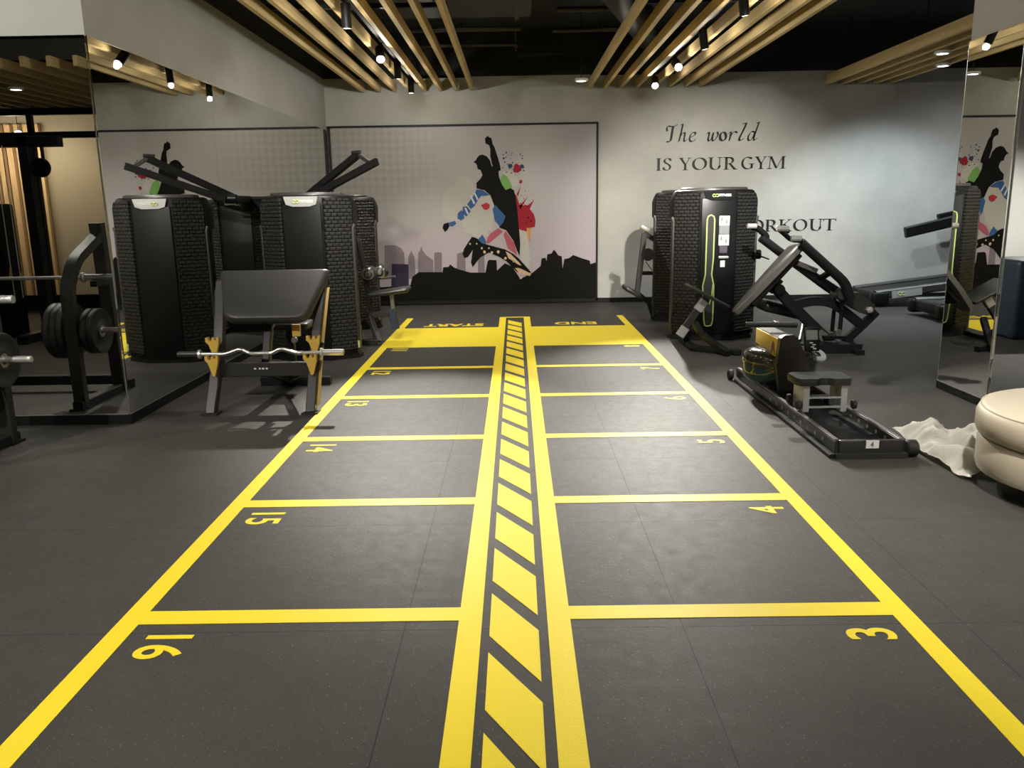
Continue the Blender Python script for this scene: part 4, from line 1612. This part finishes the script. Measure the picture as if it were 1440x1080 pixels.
# ------------------------------------------------------------------ ottoman
ot = thing('ottoman', 'round two tier cream ottoman cut off by the right edge of the photo', 'ottoman', (2.94, 4.0, 0))
q = MB()
q.lathe([(0, 0), (.44, 0), (.44, .09), (0, .09)], (2.94, 4.0, 0), Z3, 56)
q.build('plinth', 'rubber', ot)
q = MB()
q.lathe([(0, .085), (.52, .085), (.545, .095), (.552, .12), (.552, .245), (.54, .268), (.52, .272), (0, .272)], (2.94, 4.0, 0), Z3, 64)
q.build('drum', 'cream', ot)
q = MB()
q.lathe([(0, .27), (.525, .27), (.555, .285), (.568, .315), (.568, .385), (.552, .42), (.52, .44), (.3, .452), (0, .455)], (2.94, 4.0, 0), Z3, 64)
cu_ = q.build('top_cushion', 'cream', ot)
q = MB()
q.tube([(2.94 + .545 * math.cos(2 * PI * i / 56), 4.0 + .545 * math.sin(2 * PI * i / 56), .425) for i in range(56)], .006, 6, closed=True)
q.build('piping', 'cream', cu_)

# ------------------------------------------------------------------ treadmills
def treadmill(x0, y0, y1, rise, label, console):
    t = thing('treadmill', label, 'treadmill', (x0 + .9, (y0 + y1) / 2, 0), 'treadmills by the lettered wall')
    yc, w = (y0 + y1) / 2, y1 - y0
    L = 1.75
    z0 = .20
    z1 = z0 + rise
    q = MB()
    q.beam([(x0 + .05, yc, z0 - .02), (x0 + L, yc, z1 - .02)], w - .24, .04)
    q.build('belt', 'rubber', t)
    for s in (-1, 1):
        q = MB()
        ys = yc + s * (w / 2 - .06)
        q.beam([(x0, ys, z0 - .03), (x0 + L, ys, z1 - .03)], .11, .12, ch=.02)
        q.build('side_rail', 'trimgrey', t)
        q = MB()
        q.box((x0 + .42, ys + s * .056, z0 - .03 + rise * .24 - .02), (.42, .006, .10), Matrix.Rotation(-math.atan2(rise, L), 3, 'Y'))
        sp_ = q.build('side_panel', 'silver', t)
        if s < 0:
            q = MB()
            for k in range(2):
                cx_ = x0 + .32 + .05 * k
                q.tube([(cx_ + .024 * math.cos(a), ys - .0615, z0 - .05 + rise * .2 + .022 * math.sin(a)) for a in [2 * PI * i / 14 for i in range(14)]], .006, 6, closed=True)
            q.build('logo_mark', 'lime', sp_)
        q = MB()
        q.rbox((x0 + .06, ys, z0 - .075), (.24, .14, .17), .03)
        q.build('rear_foot', 'plastic', t)
        q = MB()
        q.beam([(x0 + L - .05, ys, z1), (x0 + L + .1, ys, 1.15)], .06, .09, Y3)
        q.build('upright', 'frame', t)
        q = MB()
        q.beam([(x0 + (.35 if s < 0 else 1.15), ys, 1.03 if s < 0 else 1.22), (x0 + L + .08, ys, 1.36)], .15 if s < 0 else .08, .07, Y3, ch=.03)
        q.beam([(x0 + 1.2, ys, 1.14), (x0 + L, ys, 1.22)], .12, .06, Y3)
        q.build('handrail', 'plastic', t)
    q = MB()
    q.rbox((x0 + .02, yc, z0 - .06), (.1, w - .1, .14), .02)
    q.build('rear_roller', 'plastic', t)
    q = MB()
    q.rbox((x0 + L + .1, yc, z1 + .02), (.5, w - .1, .2), .05)
    q.build('motor_hood', 'plastic', t)
    q = MB()
    q.rbox((x0 + L + .08, yc, 1.38), (.08, w - .04, .34), .03, Matrix.Rotation(math.radians(20), 3, 'Y'))
    q.build('console', 'plastic', t)
    return t


treadmill(5.05, 11.55, 12.40, .20, 'dark raised treadmill against the lettered wall behind the lever machine', 1)
treadmill(5.20, 9.98, 10.82, .02, 'dark flat treadmill nearer the pillar, mostly hidden by it', 1)

# ------------------------------------------------------------------ bench rack at the left edge
rk = thing('bench_rack', 'dark steel bench press rack at the left edge, mostly seen in the mirror', 'rack', (-3.8, 4.9, 0))
for x in (-3.36, -4.45):
    q = MB()
    q.beam([(x, 5.22, .02), (x, 5.22, .92), (x, 5.08, 1.12), (x, 4.66, 1.30)], .07, .09, X3, fil=.1)
    q.build('front_post', 'frame', rk)
    q = MB()
    q.beam([(x, 4.58, .02), (x, 4.66, 1.40)], .08, .10, X3)
    q.build('rear_post', 'frame', rk)
    q = MB()
    q.beam([(x, 5.28, .035), (x, 4.50, .035)], .08, .07)
    q.box((x, 5.23, .008), (.12, .14, .016))
    q.build('base_rail', 'frame2', rk)
    q = MB()
    q.box((x + .05, 4.88, .935), (.05, .09, .045))
    q.box((x + .05, 4.79, .935), (.05, .12, .045))
    q.build('bar_catch', 'frame2', rk)
    for s in (-1, 1):
        q = MB()
        q.cyl((x, 5.06, .59), (x + s * .32, 5.06, .59), .022)
        q.build('storage_pin', 'chrome', rk)
    q = MB()
    q.beam([(x, 5.20, .59), (x, 4.62, .59)], .05, .06)
    q.build('pin_rail', 'frame2', rk)
q = MB()
q.beam([(-4.45, 4.56, .10), (-3.33, 4.56, .10)], .06, .08)
q.build('cross_tube', 'frame2', rk)


def plate(x, y, z, r, label):
    t = thing('weight_plate', label, 'weight plate', (x, y, z), 'rubber plates stored on the bench rack')
    q = MB()
    q.lathe([(.027, -.02), (.06, -.022), (.07, -.014), (r - .045, -.014), (r - .03, -.024), (r - .006, -.024), (r, -.016), (r, .016), (r - .006, .024), (r - .03, .024), (r - .045, .014), (.07, .014), (.06, .022), (.027, .02), (.027, -.02)], (x, y, z), X3, 40)
    q.build('disc', 'rubber', t)
    q = MB()
    q.lathe([(.0255, -.023), (.045, -.0235), (.045, .0235), (.0255, .023), (.0255, -.023)], (x, y, z), X3, 28)
    q.build('hub', 'steel', t)
    return t


plate(-3.235, 5.06, .585, .175, 'smaller black weight plate on the outer pin at the left edge')
plate(-3.288, 5.06, .585, .175, 'smaller black weight plate behind the outermost one on the pin')
plate(-3.445, 5.06, .59, .215, 'large black weight plate on the inner pin of the rack, nearest the post')
plate(-3.495, 5.06, .59, .215, 'large black weight plate in the middle of the inner pin')
plate(-3.545, 5.06, .59, .215, 'large black weight plate at the end of the inner pin')

bl = thing('barbell', 'long steel barbell racked on the bench press rack at the left edge', 'barbell', (-4.1, 4.88, .985))
q = MB()
q.cyl((-5.0, 4.88, .985), (-3.43, 4.88, .985), .014)
q.build('shaft', 'steel', bl)
for a_, c_ in ((-3.42, -2.99), (-5.0, -5.45)):
    q = MB()
    q.cyl((a_, 4.88, .985), (c_, 4.88, .985), .025)
    q.cyl((a_, 4.88, .985), (a_ + math.copysign(.03, c_ - a_), 4.88, .985), .04)
    q.build('sleeve', 'chrome', bl)

# ------------------------------------------------------------------ things seen only in the mirrors
cm = thing('cable_machine', 'tall black cable machine reflected in the left mirror', 'weight machine', (-6.0, 1.5, 0))
q = MB()
for x in (-6.55, -5.72):
    q.beam([(x, 1.4, 0), (x, 1.4, 2.35)], .12, .12, Y3)
    q.beam([(x, .9, .05), (x, 2.0, .05)], .1, .1)
q.beam([(-6.7, 1.4, 2.3), (-5.3, 1.4, 2.3)], .12, .12)
q.build('frame', 'frame2', cm)
q = MB()
q.rbox((-6.3, 1.3, .8), (.4, .3, 1.6), .03)
q.build('stack_shroud', 'plastic', cm)
q = MB()
for x in (-6.0, -5.9):
    q.tube([(x, 1.55, 2.25), (x, 1.55, .5)], .006, 8)
q.build('cable', 'steel', cm)
q = MB()
q.lathe([(0, 0), (.11, 0), (.11, .05), (0, .05)], (-5.5, 1.5, 2.0), Y3, 24)
q.tube([(-5.5, 1.45, 2.25), (-5.5, 1.45, 1.9)], .02, 8)
q.build('pulley', 'plastic', cm)
q = MB()
q.tube([(-6.0, 1.55, .85), (-6.0, 1.6, .72), (-5.85, 1.6, .72), (-5.85, 1.6, .80)], .012, 8)
q.build('grip_loop', 'gold', cm)
d0 = None
for i in range(4):
    x = -6.3 + .17 * i
    lab = 'small black dumbbell with pale end, %s in the row reflected at left' % ['first', 'second', 'third', 'fourth'][i]
    if d0 is None:
        d0 = thing('dumbbell', lab, 'dumbbell', (x, 2.45, .0), 'dumbbells in a row on the floor')
        q = MB()
        for s in (-1, 1):
            q.lathe([(0, 0), (.05, 0), (.06, .01), (.06, .09), (.05, .1), (0, .1)], (x, 2.45 + s * .06 - (0.1 if s < 0 else 0), .062), Y3, 20)
        q.build('head', 'rubber', d0)
        q = MB()
        q.cyl((x, 2.37, .062), (x, 2.53, .062), .016)
        q.build('handle', 'steel', d0)
        q = MB()
        q.cyl((x, 2.605, .062), (x, 2.615, .062), .035)
        q.build('end_cap', 'paper', d0)
    else:
        dup(d0, (x, 2.45, 0), lab)
q = MB()
q.rbox((5.9, 2.5, .42), (1.3, .7, .84), .05)  # made-up block, simple stand-in for a treadmill-like dark shape
tag(q.build('navy_block', 'navy'), 'navy block standing in for a dark blue shape in the right pillar mirror', 'box')

for i in range(3):
    q = MB()
    gx_ = -8.15 - .45 * i
    q.lathe([(0, -.07), (.04, -.057), (.066, -.024), (.066, .024), (.04, .057), (0, .07)], (gx_, -2.7, 2.75), Z3, 20)
    g_ = thing('globe_pendant', 'lit globe pendant behind the glass front, %s of three' % ['nearest the mirror corner', 'middle', 'farthest left'][i], 'pendant', (gx_, -2.7, 2.75), 'globe pendants behind the glass front')
    q.build('globe', 'disc', g_)
    q = MB()
    q.tube([(gx_, -2.7, 2.82), (gx_, -2.7, HC)], .006, 8)
    q.build('cord', 'can', g_)
    ld = bpy.data.lights.new('glow', 'POINT')
    ld.energy = 30
    ld.color = (1, .84, .62)
    ld.shadow_soft_size = .07
    lo = bpy.data.objects.new('glow', ld)
    COL.objects.link(lo)
    lo.parent = g_
    lo.location = (0, .1, -.12)
# glass front behind the viewer on the left
q = MB()
for x in (-9.4, -8.3, -7.2, -6.1, -5.1, -4.25):
    q.box((x, YR, 1.6), (.07, .08, 3.2))
for z in (.12, 2.62, 2.95):
    q.box(((-4.2 + XLL) / 2, YR, z), (-4.2 - XLL, .08, .09 if z > 1 else .24))
struct(q.build('window_1', 'frame2', smooth=0))
q = MB()
q.box(((-4.2 + XLL) / 2, YR, 1.5), (-4.2 - XLL, .01, 2.9))
w1 = [o for o in bpy.data.objects if o.name == 'window_1'][0]
q.build('window_pane', 'glass', w1, smooth=0)
q = MB()
q.box(((-4.2 + XLL) / 2, YR, (3.0 + HC) / 2), (-4.2 - XLL, .2, HC - 3.0))
struct(q.build('wall_shop_lintel', 'soffit', smooth=0))
sp = thing('wooden_screen', 'upright pale wooden slats behind the glass front, reflected at the far left', 'wooden screen', (-8.86, YR - 2.22, 0))
for i in range(7):
    q = MB()
    q.box((-9.35 + .165 * i, YR - 2.22, 1.5), (.10, .08, 3.0))
    q.build('slat', 'panel', sp, smooth=0)
